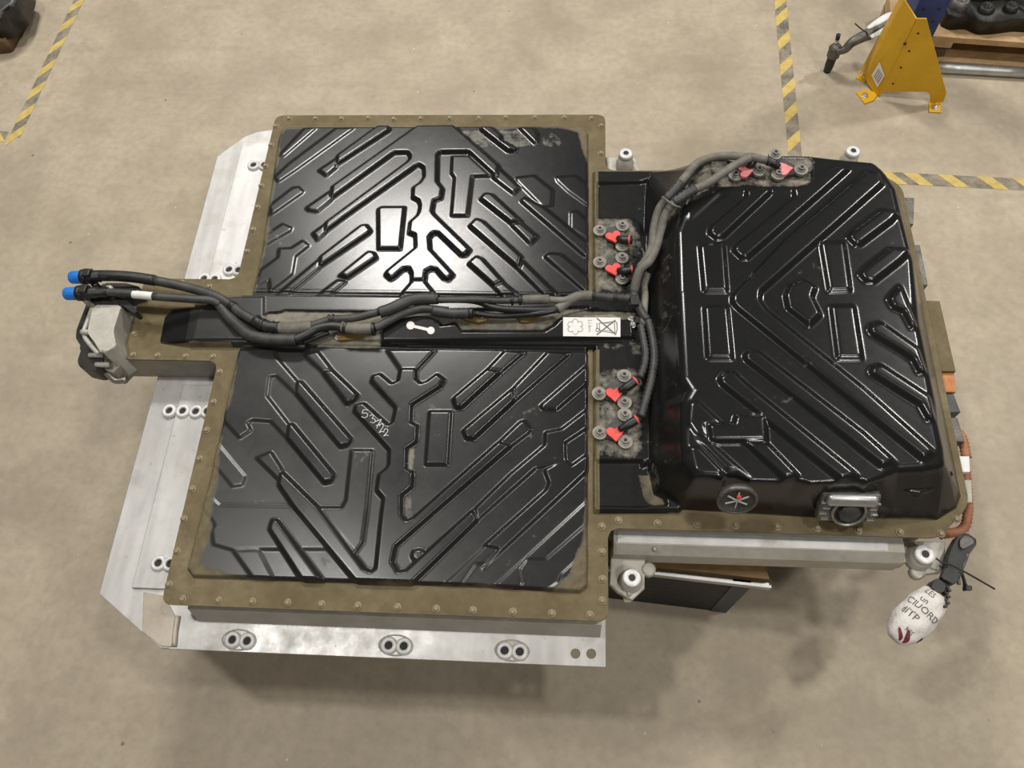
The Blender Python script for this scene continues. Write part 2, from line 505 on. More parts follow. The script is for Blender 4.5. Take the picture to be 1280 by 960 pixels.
# upper front panel: column with arms
rib([(fa, [(970, 50), (120, 655), (108, 780), (715, 340), (745, 320), (870, 318), (900, 350), (895, 385), (860, 420)]),
     (fd, [(775, 215), (765, 312)]),
     (fa, [(270, 945), (950, 460), (985, 440), (1035, 470), (1040, 560), (1000, 620), (930, 665), (925, 770), (985, 800), (1000, 850)]),
     (fb, [(510, 110), (490, 150), (420, 210), (405, 320), (470, 345), (475, 470), (190, 700), (170, 735), (225, 785), (265, 760), (350, 685),
           (410, 680), (435, 730), (436, 800), (565, 800), (575, 710), (630, 680), (680, 690), (750, 770), (800, 790), (850, 740), (620, 490),
           (610, 370), (650, 325), (700, 325), (930, 545), (975, 540), (1020, 490), (660, 140), (640, 110), (655, 20)]),
     (fe, [(20, 800), (90, 775), (105, 680), (50, 610), (55, 340), (85, 315), (365, 312), (590, 520), (650, 575), (668, 450), (215, 45)])], HI)
rib([(fb, [(440, 800), (560, 800), (690, 960), (300, 960)])], MD)
rib([(fc, [(575, 865), (815, 700), (830, 790), (690, 905), (600, 890)])], MD)
rib([(fa, [(170, 345), (575, 50), (690, 50), (692, 95), (165, 440)])], HI)
rib([(fc, [(700, 490), (880, 370), (880, 460), (780, 545)])], MD)
rib([(fd, [(640, 320), (765, 230), (770, 320), (690, 390)])], MD)
rib([(fe, [(600, 560), (670, 470), (880, 660), (815, 725)])], MD)
rib([(fd, [(718, 560), (1130, 245), (1180, 240), (1228, 300), (1200, 330), (710, 662)])], HI)
rib([(fd, [(400, 930), (710, 675), (712, 575), (285, 930)])], MD)
rib([(fd, [(908, 742), (1200, 508), (1255, 518), (1285, 570), (990, 772)])], HI)
rib([(fd, [(812, 940), (980, 800), (890, 790), (690, 940)])], MD)
rib([(fc, [(200, 845), (440, 660), (500, 652), (550, 700), (525, 722), (230, 930)])], LO)
rib([(fd, [(140, 350), (340, 222), (432, 262), (420, 292), (160, 440)])], LO)
rib([(fd, [(110, 690), (290, 560), (300, 470), (420, 465), (540, 390), (605, 440), (468, 550), (438, 725), (370, 780), (210, 900), (200, 780), (60, 860)])], LO)
rib([(fc, [(300, 340), (560, 60), (680, 60), (350, 345)])], LO)
rib([(fc, [(250, 560), (400, 420), (880, 60), (1060, 60), (470, 485), (300, 600)])], LO)
rib([(fe, [(200, 345), (370, 345), (590, 545), (402, 552), (355, 945), (190, 945), (222, 565), (190, 520)])], MD)
rib([(fe, [(480, 780), (530, 725), (600, 735)]), (fg, [(415, 205), (308, 222)])], HI)
rib([(fg, [(308, 232), (412, 218), (575, 355), (500, 425)])], MD)
rib([(fb, [(1010, 250), (1080, 180), (1150, 205)]), (fg, [(415, 560), (385, 680)])], HI)
rib([(fg, [(388, 690), (428, 600), (800, 960), (660, 960)])], MD)
rib([(fb, [(1000, 625), (1080, 555), (1140, 580)]), (fg, [(228, 808), (135, 850)])], HI)
rib([(fg, [(135, 860), (230, 815), (410, 960), (230, 960)])], MD)
rib([(fe, [(885, 795), (925, 762)]), (fg, [(640, 60), (1110, 440), (1110, 565), (1050, 552)])], MD)
rib([(fg, [(645, 555), (690, 522), (810, 530), (1110, 770), (1110, 930), (1050, 905)])], MD)
rib([(fg, [(905, 105), (962, 92), (1110, 210), (1110, 400), (905, 270)])], LO)
rib([(fe, [(840, 560), (1020, 538), (1208, 685), (1198, 842), (1100, 850), (850, 600)])], LO)
rib([(fe, [(485, 60), (600, 60), (692, 140), (692, 200), (845, 265), (832, 300), (760, 302), (490, 92)])], HI)
rib([(fe, [(865, 60), (1010, 60), (1062, 130), (1050, 222), (1030, 222)])], MD)
rib([(B0, [(860, 440), (980, 430), (1080, 500), (1080, 630), (940, 530), (870, 465)])], LO)
rib([(A0, [(848, 640), (870, 628), (1012, 628), (985, 885), (850, 885)])], .0085)
# lower front panel: fork, column and V
rib([(L2, [(400, 150), (492, 150), (492, 215), (520, 240), (560, 225), (620, 180), (665, 215), (640, 260), (465, 370), (460, 480), (500, 500), (495, 600),
           (435, 640), (430, 760), (470, 785)]),
     (L5, [(570, 70), (565, 140), (500, 190), (500, 310), (530, 345), (570, 330)]), (L2, [(1000, 600), (1080, 622)]),
     (L5, [(789, 221), (465, 505), (445, 600), (480, 660), (530, 650), (940, 280), (965, 348), (560, 740), (535, 775), (225, 775)]),
     (L4, [(1215, 740), (820, 265), (725, 125), (740, 45), (755, 50), (970, 260)]),
     (L5, [(270, 640), (310, 660), (340, 640), (375, 300), (388, 210), (345, 160), (360, 60), (405, 25)]),
     (L2, [(322, 740), (325, 650), (110, 410), (120, 370), (170, 360), (320, 495), (345, 480), (365, 390), (215, 225), (225, 190), (270, 180),
           (340, 240), (380, 225), (395, 150)])], HI)
rib([(L2, [(395, 155), (495, 155), (610, 30), (310, 30)])], MD)
rib([(L5, [(950, 272)]), (L3, [(85, 945), (298, 765), (303, 685), (405, 665), (560, 545), (590, 640), (425, 750), (430, 870)]),
     (L6, [(345, 118), (0, 425)]), (L5, [(965, 345)])], MD)
rib([(L5, [(1010, 500)]), (L6, [(30, 590), (405, 255), (425, 210), (395, 130), (520, 60), (560, 105), (690, 10), (690, 110), (20, 735)]), (L5, [(1100, 520)])], MD)
rib([(L5, [(755, 742), (1010, 505), (1090, 525), (1010, 605), (960, 610), (930, 650), (860, 752)])], LO)
rib([(L6, [(680, 300), (230, 715), (50, 880), (215, 880), (262, 830), (245, 740), (290, 675), (405, 680), (680, 440)])], LO)
rib([(L6, [(680, 605), (500, 770), (480, 820), (390, 880), (530, 880), (680, 740)])], LO)
rib([(L5, [(560, 560), (570, 530), (610, 520), (650, 540), (600, 590), (575, 590)])], MD)
rib([(L2, [(718, 332), (930, 152), (1012, 170), (772, 390), (735, 388)])], HI)
rib([(L2, [(930, 150), (1040, 35), (1160, 45), (1020, 165)])], MD)
rib([(L2, [(778, 530), (1090, 268), (1097, 348), (845, 582), (800, 578)])], HI)
rib([(L2, [(1095, 260)]), (L3, [(320, 190), (455, 200), (120, 492)]), (L2, [(1100, 348)])], MD)
rib([(L3, [(272, 522), (585, 250), (585, 365), (372, 548), (285, 542)])], MD)
rib([(L2, [(1000, 600), (1130, 475), (1160, 465), (1200, 520), (1190, 540), (1080, 622)])], MD)
rib([(L2, [(572, 408), (708, 408), (688, 738), (548, 738)])], .0065)
rib([(L1, [(1075, 648), (1207, 648)]), (L5, [(290, 260), (260, 480), (210, 550), (0, 290), (-20, 262), (130, 262), (155, 220)])], MD)
rib([(L1, [(898, 168), (960, 158), (1118, 310), (1098, 345), (1050, 367)])], HI)
rib([(L1, [(780, 60), (870, 40), (957, 152), (900, 167)])], MD)
rib([(L1, [(733, 300), (745, 225), (770, 228), (1078, 580), (1062, 615), (1010, 632)])], HI)
rib([(L1, [(680, 575), (690, 490), (715, 488), (972, 800), (957, 840), (910, 852)])], HI)
rib([(L1, [(488, 695), (580, 658), (652, 770), (630, 835)])], MD)
rib([(L1, [(240, 590), (422, 810), (402, 862), (340, 872), (190, 690)])], LO)
rib([(L1, [(300, 40), (480, 20), (600, 20), (615, 75), (745, 225), (735, 305), (612, 190), (572, 195), (557, 315), (690, 487), (682, 580), (578, 470), (465, 462), (435, 480),
           (457, 525), (385, 572), (290, 470), (270, 330)])], .0045)
rib([(L4, [(668, 400), (685, 340), (722, 340), (1005, 725), (890, 745)])], HI)
rib([(L4, [(260, 150), (360, 245), (800, 250), (1025, 520), (600, 520), (440, 525), (320, 490), (310, 400), (330, 370), (250, 250)])], LO)
rib([(L4, [(440, 525), (600, 520), (710, 735), (590, 735)])], LO)
rib([(L1, [(480, 20), (560, 100), (530, 150), (430, 165), (350, 80)])], LO)

# rear hump features on their own array
RRB = np.zeros((NY, NX)); zt = FZ + ZR + .006
def rrib(frames, h, w=.010): rib(frames, h, w, RRB, zt)
rrib([(R1, [(820, 595), (828, 560), (1050, 372), (1045, 330), (1200, 325), (1192, 350), (905, 620), (862, 628)])], HI)
rrib([(R1, [(968, 702), (980, 675)]), (R2, [(362, 375), (350, 325), (610, 190), (700, 195), (640, 250), (75, 745)]), (R1, [(1060, 750), (1015, 748)])], HI)
rrib([(R2, [(800, 215), (300, 640)]), (R3, [(500, 160), (470, 195), (470, 235), (500, 270)]), (R6, [(394, 165), (760, 462), (835, 420), (394, 25)]),
      (R3, [(680, 280), (640, 220), (645, 170)]), (R2, [(905, 290), (880, 230)])], HI)
rrib([(R3, [(543, 565), (570, 530), (630, 535)]), (R6, [(394, 300), (590, 478), (505, 505), (394, 420)]), (R3, [(1040, 965), (555, 590)])], HI)
rrib([(R3, [(388, 705), (425, 665), (480, 662)]), (R5, [(560, 0), (1245, 560), (1140, 590), (690, 235), (640, 188)]), (R3, [(405, 738)])], HI)
rrib([(R5, [(540, 352), (690, 365), (880, 562), (795, 585)])], HI)
rrib([(R5, [(245, 325), (350, 365), (585, 578), (500, 530), (440, 528)])], MD)
rrib([(R5, [(320, 248), (480, 245), (490, 193), (672, 193), (684, 348), (338, 352)])], HI)
rrib([(R5, [(212, 108), (255, 98), (405, 235), (300, 250), (330, 345), (250, 305), (200, 230)])], MD)
rrib([(R5, [(208, 388), (260, 378), (412, 535), (400, 562), (280, 555), (240, 520)])], MD)
for q in ([(R1, [(762, 668), (912, 663), (933, 952), (788, 952)])], [(R3, [(297, 258), (442, 256), (472, 578), (318, 578)])],
          [(R2, [(522, 653), (667, 648), (708, 947), (572, 952)])], [(R3, [(1077, 256), (1222, 253), (1273, 578), (1118, 578)])]):
    rrib(q, .008)
rrib([(R3, [(795, 190), (825, 130), (910, 92), (985, 140), (962, 200), (1015, 310), (945, 375), (812, 272)])], HI)
rrib([(R2, [(690, 622), (725, 580), (900, 450), (1000, 470), (960, 520), (772, 662), (735, 668)])], HI)
rrib([(R2, [(763, 852), (795, 810), (950, 690), (1080, 700), (1010, 770), (852, 893), (800, 888)])], HI)
rrib([(R4, [(548, 215), (575, 175), (620, 130), (720, 380), (690, 385), (640, 290), (575, 262)])], HI)
rrib([(R4, [(428, 405), (445, 370), (500, 358), (730, 520), (780, 660), (735, 660), (700, 590), (650, 552), (450, 432)])], HI)
rrib([(R4, [(433, 665), (450, 630), (500, 618), (800, 815), (840, 950), (790, 950), (740, 862), (470, 692)])], HI)
rrib([(R1, [(690, 440), (700, 515), (890, 345), (1010, 342), (1200, 342)]), (R2, [(350, 342), (470, 312), (475, 250), (0, 250)]), (R1, [(860, 250)])], LO)

def blur(a, k=(.25, .5, .25), times=1):
    for _ in range(times):
        a = k[0] * np.roll(a, 1, 0) + k[1] * a + k[2] * np.roll(a, -1, 0)
        a = k[0] * np.roll(a, 1, 1) + k[1] * a + k[2] * np.roll(a, -1, 1)
    return a
RIB = blur(RIB, times=2); RRB = blur(RRB, times=5)

# inner outlines
INNER = T(PX, [(352, 159), (728, 157.5), (738, 168), (738, 367), (322, 367), (324, 321), (346, 175)], FZ)
INNER2 = T(PX, [(288, 434), (738, 437), (738, 735), (726, 745), (600, 737.5), (240, 725.5), (231, 713), (254.5, 623)], FZ)
FRONT = T(PX, [(352, 159), (728, 157.5), (738, 168), (738, 735), (726, 745), (600, 737.5), (240, 725.5), (231, 713), (254.5, 623), (324, 321), (346, 175)], FZ)
dA = sdf(FRONT)
panel = sm(dA / .012)                                         # the two front panels
SPINE = T(PX, [(243, 366), (742, 371), (815, 371), (815, 436), (742, 436), (470, 434), (232, 433)], FZ + .012)
dS = sdf(SPINE)
NOSEC = T(N1, [(590, 560), (620, 400), (700, 330), (900, 330), (1080, 275), (1330, 275), (1330, 612), (760, 612), (600, 600)], FZ + .012)
dN = sdf(NOSEC)
spine = sm(dS / .010)
nose = sm(dN / .022) * np.clip((GX - at(186, 410, FZ)[0]) / .13, 0.12, 1)
# trough for the hoses along the spine and the label bar
TRO = np.zeros((NY, NX))
rib([(SP, [(330, 300), (390, 245), (480, 240), (520, 225), (1270, 240)]), (E0, [(1060, 560), (900, 600), (830, 665), (780, 690), (280, 690), (240, 640),
     (150, 660), (120, 625)]), (D0, [(900, 620), (860, 690), (860, 790), (600, 800)]), (SP, [(420, 440), (340, 370)])], .012, .008, TRO, FZ + .02)
BAR = np.zeros((NY, NX))
rib([(D0, [(870, 690), (960, 630), (1130, 600), (1240, 640)]), (E0, [(150, 670), (250, 660), (285, 705), (790, 705), (850, 670), (905, 615), (1200, 600), (1330, 640),
     (1340, 740), (0, 762)]), (D0, [(870, 762)])], .012, .008, BAR, FZ + .03)
TRO, BAR = blur(TRO), blur(BAR)
# middle bridge between the front panels and the hump
MIDZ = T(PX, [(738, 214), (830, 214), (900, 300), (900, 600), (850, 645), (738, 645)], FZ)
dM = sdf(MIDZ)
bridge = sm(dM / .014)
POCK = np.zeros((NY, NX))
for q in ([(R1, [(130, 275), (400, 268), (500, 240), (560, 300), (420, 600), (395, 520), (350, 490), (130, 490)])],
          [(L6, [(715, 70), (1000, 70), (1000, 100), (1060, 60), (1150, 340), (1010, 355), (720, 350)])]):
    rib(q, .016, .010, POCK, FZ + .02)
POCK = blur(POCK)
# the hump
BASE = T(PX, [(805, 214), (826, 213)], FZ) + [(rx1 - .10, ry1 - .012), (rx1 - .045, ry1 - .03), (rx1 - .010, ry1 - .09)] + \
       T(PX, [(1203, 620), (1197, 637), (1172, 652), (1023, 648), (852, 638), (815, 620), (806, 580), (803, 430), (803, 300)], FZ)
PLAT = T(R1, [(700, 300), (685, 500), (650, 590), (662, 955)], FZ + ZR) + \
       T(R3, [(165, 20), (200, 690), (262, 770)], FZ + ZR) + T(R5, [(208, 110), (205, 230), (208, 460), (255, 560), (400, 572), (430, 545), (500, 545),
       (580, 585), (780, 590), (860, 572), (950, 600), (1090, 592)], FZ + ZR) + \
       T(R6, [(220, 585), (370, 575), (410, 588), (500, 548), (590, 490), (760, 475), (840, 455), (835, 380), (800, 220)], FZ + ZR) + \
       T(R4, [(790, 830), (690, 330)], FZ + ZR) + T(R2, [(1060, 760), (985, 470), (950, 320), (890, 245), (830, 180), (600, 155), (450, 135), (0, 130)], FZ + ZR) + \
       T(R1, [(900, 135), (770, 170)], FZ + ZR)
dB = sdf(BASE); dP = sdf(PLAT)
tt = np.where(dP >= 0, 1.0, np.where(dB <= 0, 0.0, dB / np.maximum(1e-6, dB - np.minimum(dP, 0))))
hump = np.clip(1.12 * tt ** .92, 0, None)
hump = np.where(hump > .86, .86 + .14 * (1 - np.exp(-(hump - .86) / .14 * 1.35)) / (1 - math.exp(-.26 / .14 * 1.35)), hump)
hump = np.clip(hump, 0, 1)
SHELF = T(R6, [(415, 612), (620, 545), (830, 560), (905, 480), (960, 560), (900, 640), (740, 690), (560, 665)], FZ + ZR * .55)
dSh = sdf(SHELF)
hump = np.maximum(hump, np.where(dB > 0, .60 * sm(dSh / .012 + .5), 0))
PADR = T(R2, [(1030, 740), (1090, 735)], FZ + ZR * .8) + T(R4, [(845, 615), (780, 600), (740, 520)], FZ + ZR * .8)
PLATE = T(R1, [(845, 240), (900, 300)], zt) + T(R2, [(440, 302), (468, 280), (478, 150), (455, 122), (0, 118)], zt) + T(R1, [(830, 150)], zt)
dPl = sdf(PLATE)
RIBON = np.clip(tt * 3 - 2, 0, 1)
H = np.full((NY, NX), -.006)
H = np.maximum(H, -.006 + panel * .016 + RIB * sm(dA / .010 + .3))
groove = sm(1 - np.minimum(np.abs(GY - at(500, 367.5, FZ + .012)[1]), np.abs(GY - at(500, 434, FZ + .012)[1])) / .005) * .004 * (GX < fx1)
H = H - groove * (dA > 0)
tilt = .085 * (at(620, 402, FZ + .03)[1] - GY)
H = np.maximum(H, -.006 + spine * (.023 + BAR * 1.2 - TRO) - np.clip(BAR / .012, 0, 1) * tilt)
H = np.maximum(H, -.006 + nose * .028)
H = np.maximum(H, -.006 + bridge * (.020 - POCK * 0.7))
H = np.maximum(H, -.006 + (ZR + .006) * hump + RRB * RIBON - .006 * sm(dPl / .01 + .5))
inside = np.maximum.reduce([dA, dS, dN, dM, dB]) > -.004

# dirt: where it lies, with soft amounts broken up by noise in the material
edge = dA
gxn = (GX - fx0) / (fx1 - fx0); gyn = (GY - fy0) / (fy1 - fy0)
frontm = (dA > -.02)
# brown film creeping in from the flange, widest at the left side and the corners
reach = .005 + .022 * np.clip(.35 - gxn, 0, 1) + .055 * np.exp(-((gxn - .95) ** 2 + (gyn - .05) ** 2) / .003) + .03 * np.exp(-((gxn - .95) ** 2 + (gyn - .95) ** 2) / .006) \
        + .03 * np.exp(-((gxn - .03) ** 2 + (gyn - .10) ** 2) / .012) + .012 * np.exp(-((gxn - .72) ** 2 + (gyn - .97) ** 2) / .01)
olive = np.where(frontm, np.clip(.5 + (reach - edge) / .045, 0, 1), 0)
olive = np.where((dN > -.02) & (GX < fx0 + .05), np.clip(.95 - dN / .035, 0, 1), olive)
olive = np.where((dB > -.02) & (GY < ry0 + .12), np.maximum(olive, np.clip(.62 - H / .018, 0, 1)), olive)
dust = np.where(frontm, np.clip(.10 + .55 * (1 - gxn) ** 1.3 * (.55 + .45 * (gyn < .55)) + .30 * (gxn > .3) * np.clip(.35 - gyn, 0, 1) * 2 , 0, .8), .12)
dust = np.where(frontm & (gyn > .55), dust * .75 + .10 * np.exp(-((gxn - .8) ** 2 + (gyn - .98) ** 2) / .03), dust)
dust = dust * (1 - .45 * np.clip(RIB / HI, 0, 1) * frontm)
dust = np.where(hump > .9, .07, dust)
olive = np.where((dS > -.004) & (GX > fx0 + .03), 0, olive)
dust = np.where(dS > 0, .12 + .5 * np.clip((fx0 + .45 - GX) / .3, 0, 1), dust)
beige = np.zeros((NY, NX))
beige = np.maximum(beige, np.clip(TRO / .012, 0, 1) * .85)
BEI = [T(R1, [(95, 490), (330, 490), (400, 600), (420, 700), (340, 960), (95, 940)], FZ + .02), T(L3, [(575, 290), (850, 290), (900, 380), (900, 640), (880, 840), (620, 850), (575, 800)], FZ + .02)]
for b_ in BEI: beige = np.maximum(beige, .58 * sm(sdf(b_) / .03 + .5))
beige = np.maximum(beige, .85 * sm(sdf(T(E0, [(820, 600), (1000, 570), (1400, 575), (1400, 640), (1200, 640), (900, 610)], FZ + .03)) / .01 + .5))
beige = np.maximum(beige, .62 * sm(dPl / .02 + .5))
beige = np.maximum(beige, .60 * sm(sdf(T(R1, [(620, 450), (830, 300), (850, 180), (790, 180), (560, 420)], FZ + ZR)) / .03 + .5))
beige = np.maximum(beige, .40 * sm(sdf(T(L3, [(600, 130), (900, 130), (900, 200), (700, 190)], FZ + .02)) / .02 + .5))
beige = np.maximum(beige, .16 * sm(sdf(T(PX, [(800, 330), (840, 330), (845, 600), (806, 600)], FZ + .05)) / .05 + .5))

for b_, v_ in ((T(fe, [(270, 95), (470, 85), (640, 250), (450, 268)], FZ + .015), .47), (T(fe, [(650, 90), (870, 85), (1030, 235), (850, 270), (720, 190)], FZ + .015), .45),
               (T(fe, [(1075, 140), (1180, 100), (1300, 170), (1290, 270), (1110, 250)], FZ + .015), .36), (T(L4, [(420, 560), (600, 530), (700, 715), (560, 725)], FZ + .015), .22),
               (T(L4, [(880, 560), (1030, 560), (1130, 720), (1010, 730)], FZ + .015), .26), (T(L2, [(450, 640), (480, 640), (470, 780), (440, 770)], FZ + .015), .75),
               (T(L5, [(510, 200), (560, 180), (570, 330), (510, 320)], FZ + .015), .5)):
    beige = np.maximum(beige, v_ * sm(sdf(b_) / .012 + .5))

def heightmesh(name, mask, parent, label=None):
    """mesh of the grid cells picked by mask"""
    cm = mask[:-1, :-1] & mask[1:, :-1] & mask[:-1, 1:] & mask[1:, 1:]
    jj, ii = np.nonzero(cm)
    idx = np.full(NX * NY, -1, np.int64)
    quad = np.stack([jj * NX + ii, jj * NX + ii + 1, (jj + 1) * NX + ii + 1, (jj + 1) * NX + ii], 1)
    used = np.unique(quad); idx[used] = np.arange(len(used))
    q = idx[quad]
    me = bpy.data.meshes.new(name)
    co = np.stack([GX.ravel()[used], GY.ravel()[used], FZ + H.ravel()[used]], 1)
    me.vertices.add(len(used)); me.vertices.foreach_set('co', co.astype(np.float32).ravel())
    me.loops.add(q.size); me.loops.foreach_set('vertex_index', q.astype(np.int32).ravel())
    me.polygons.add(len(q)); me.polygons.foreach_set('loop_start', (np.arange(len(q)) * 4).astype(np.int32))
    me.update(calc_edges=True)
    me.polygons.foreach_set('use_smooth', np.ones(len(q), bool))
    for nm, arr in (('olive', olive), ('dust', dust), ('beige', beige)):
        a = me.attributes.new(nm, 'FLOAT', 'POINT'); a.data.foreach_set('value', arr.ravel()[used].astype(np.float32))
    me.validate()
    return link(name, me, M['cover'], parent, False, label)

seam = at(740, 450, FZ)[0]
spy0, spy1 = at(500, 435, FZ)[1], at(500, 366, FZ)[1]
spm = (GY > spy0 - GR) & (GY < spy1 + GR)
heightmesh('front_panel', inside & (GX <= seam) & (GY >= spy1 - GR), PACK, 'black ribbed cover panel above the hose channel')
heightmesh('front_panel', inside & (GX <= seam) & (GY <= spy0 + GR), PACK, 'black ribbed cover panel below the hose channel')
heightmesh('hose_channel', inside & (GX <= seam) & (GY > spy0 - GR) & (GY < spy1 + GR), PACK, 'black channel with the coolant hoses')
heightmesh('rear_hump', inside & (GX >= seam - GR), PACK, 'tall glossy black ribbed rear hump')

def hz(x, y):
    i = min(NX - 1, max(0, int(round((x - gx0) / GR)))); j = min(NY - 1, max(0, int(round((y - gy0) / GR))))
    return FZ + max(float(H[j, i]), 0.0)

def on(px, py, z0=FZ + .02):
    """point on the cover seen at a pixel"""
    z = z0
    for _ in range(12):
        p = at(px, py, z); z = hz(p[0], p[1])
    return at(px, py, z)

def fr(frame, x, y): return frame[0] + x / frame[2], frame[1] + y / frame[2]
def onf(frame, x, y, z0=FZ + .02): return on(*fr(frame, x, y), z0)
def atf(frame, x, y, z): return at(*fr(frame, x, y), z)

# ---- flange plate and tray
bm = bmesh.new(); prism(bm, FLANGE, FZ - .005, FZ, bevel=.0015)
obj('flange', bm, M['flange'], PACK, label='olive dirt-stained bolting flange')
ins = .016
def rect(x0, y0, x1, y1): return [(x0, y0), (x1, y0), (x1, y1), (x0, y1)]
bm = bmesh.new()
prism(bm, rounded(rect(fx0 + ins, fy0 + ins, fx1 - ins, fy1 - ins), .03), FZ - .16, FZ - .005)
obj('front_tray', bm, M['tray'], PACK, label='grey cast tray under the front panels')
bm = bmesh.new()
prism(bm, rounded([(fx1 - .05, ry0 + ins), (rx1 - .085, ry0 + ins), (rx1 - ins, ry0 + .085), (rx1 - ins, ry1 - .05), (rx1 - .06, ry1 - ins), (fx1 - .05, ry1 - ins)], .02), FZ - .16, FZ - .005)
obj('rear_tray', bm, M['tray'], PACK)
bm = bmesh.new()
prism(bm, [(nx0 - .045, ny0 + .002), (fx0 + .05, ny0 + .006), (fx0 + .05, ny1 - .006), (nx0 - .045, ny1 - .03)], FZ - .098, FZ - .006)
obj('nose_tray', bm, M['tray'], PACK)
# sloping step between wall and lower side rail
bm = bmesh.new()
prism(bm, rect(fx0 + .045, fy0 - .002, fx1 - .012, fy0 + .05), FZ - .10, FZ - .03, shift=(0, -.014))
obj('side_wall', bm, M['rail_side'], PACK, label='grey sloping wall above the lower side rail')

RZ = FZ - .10
def ptz(pts, z): return [tuple(at(px, py, z)[:2]) for px, py in pts]
# lower side rail with two plain holes
xr0, xr1 = at(214, 800, RZ)[0], at(757, 815, RZ)[0]
ylo = at(480, 822, RZ)[1]
holes = [circ(*at(719.4, 817, RZ)[:2], .0105), circ(*at(739, 817.3, RZ)[:2], .0105)]
bm = bmesh.new(); prism(bm, rect(xr0, ylo, xr1, fy0 + .06), RZ - .010, RZ, holes)
obj('side_rail', bm, M['alu'], PACK, label='silver rail along the near edge with paired bushings')
# left end plates (outer low plate, inner raised strip)
xl = at(160, 608, RZ)[0]; xi = xl + .075
def mirrored(name, pts, z0, z1, m, lab=None):
    bm = bmesh.new(); prism(bm, pts, z0, z1, bevel=.0015); return obj(name, bm, m, PACK, label=lab)
pl = ptz([(124, 742.5), (180, 791.6), (201, 809), (214.5, 810)], RZ)
yb0 = pl[0][1]
mirrored('end_plate', [(xl, ny0 + .06), (xl, yb0), (pl[1][0], pl[1][1]), (pl[2][0], ylo), (xr0, ylo), (xr0, ylo + .14), (xi + .13, ylo + .14), (xi + .13, ny0 + .06)], RZ - .012, RZ, M['alu'],
         'silver end plate below the nose with clipped corner')
pu = ptz([(269.6, 195.2), (305, 171), (321, 164.7), (338.6, 158.8)], RZ)
mirrored('end_plate', [(xl, ny1 - .06), (xi + .13, ny1 - .06), (xi + .13, pu[3][1]), (pu[2][0], pu[2][1]), (pu[1][0], pu[1][1]), (xl, pu[0][1])], RZ - .012, RZ, M['alu'],
         'silver end plate above the nose with clipped corner')
ystr = at(188, 736.5, RZ)[1]
mirrored('end_strip', rect(xi, ystr, xi + .12, ny0 - .02), RZ - .002, RZ + .007, M['alu'])
ystu = at(318, 180, RZ)[1]
mirrored('end_strip', rect(xi - .005, ny1 + .015, xi + .12, ystu), RZ - .002, RZ + .007, M['alu_light'])
mirrored('corner_plate', ptz([(180, 740), (206, 745), (222, 775), (214.5, 809), (202, 808), (178, 790)], RZ), RZ - .001, RZ + .003, M['weld'], 'beige stained corner plate')
bm = bmesh.new(); tube(bm, [at(222, 770, RZ + .004), at(219, 790, RZ + .003), at(218, 808, RZ + .002)], .006, 8, 3)
obj('weld_seam', bm, M['weld'], PACK, True)

# bushings pressed into the rails
bm = bmesh.new()
lathe(bm, [(.0190, 0), (.0182, .005), (.0165, .008), (.0158, .009), (.0092, .009), (.0085, .007), (.0085, -.004)], n=20, cap0=False, cap1=False)
obj('rail_bushing', bm, M['ring'], PACK, True); bush_me = bpy.data.meshes['rail_bushing']
proto = bpy.data.objects['rail_bushing']
bm = bmesh.new(); lathe(bm, [(.0086, .003), (.004, .003)], n=16, cap0=False)
dk = bpy.data.meshes.new('bore'); bmesh.ops.recalc_face_normals(bm, faces=bm.faces); bm.to_mesh(dk); bm.free(); dk.materials.append(M['dark_hole'])
spots = [(289, 799), (307.5, 800.5), (485, 806), (504, 807), (630.5, 812.5), (649.5, 814)]
spots_l = [(316, 204.5), (329.5, 204.5), (253.8, 346.6), (267, 347.2), (285.3, 335.4), (297, 336), (210, 512), (227, 512.3), (243.4, 513), (258, 513), (196.3, 703), (211, 704)]
first = True
for k, (sx, sy) in enumerate(spots + spots_l):
    zz = RZ if k < len(spots) else RZ + (.006 if sx not in (253.8, 210) else .002)
    p = at(sx, sy, zz + .012); p[2] = zz
    if first:
        bpy.data.objects.remove(proto); first = False
    b = share('rail_bushing', bush_me, p, PACK)
    share('bore', dk, p, b)
# weld rings round the pairs on the near rail
for a, c in ((0, 1), (2, 3), (4, 5)):
    pa, pc = at(*spots[a], RZ), at(*spots[c], RZ)
    bm = bmesh.new()
    m_ = (pa + pc) / 2
    u = (pc - pa) / np.linalg.norm(pc - pa); v = np.array([-u[1], u[0], 0])
    path = [m_ + u * .036 * math.cos(t) + v * .021 * math.sin(t) + np.array([0, 0, .001]) for t in np.linspace(0, 2 * math.pi, 25)]
    tube(bm, path, .0016, 6, 1); obj('weld_ring', bm, M['rail_side'], PACK, True)

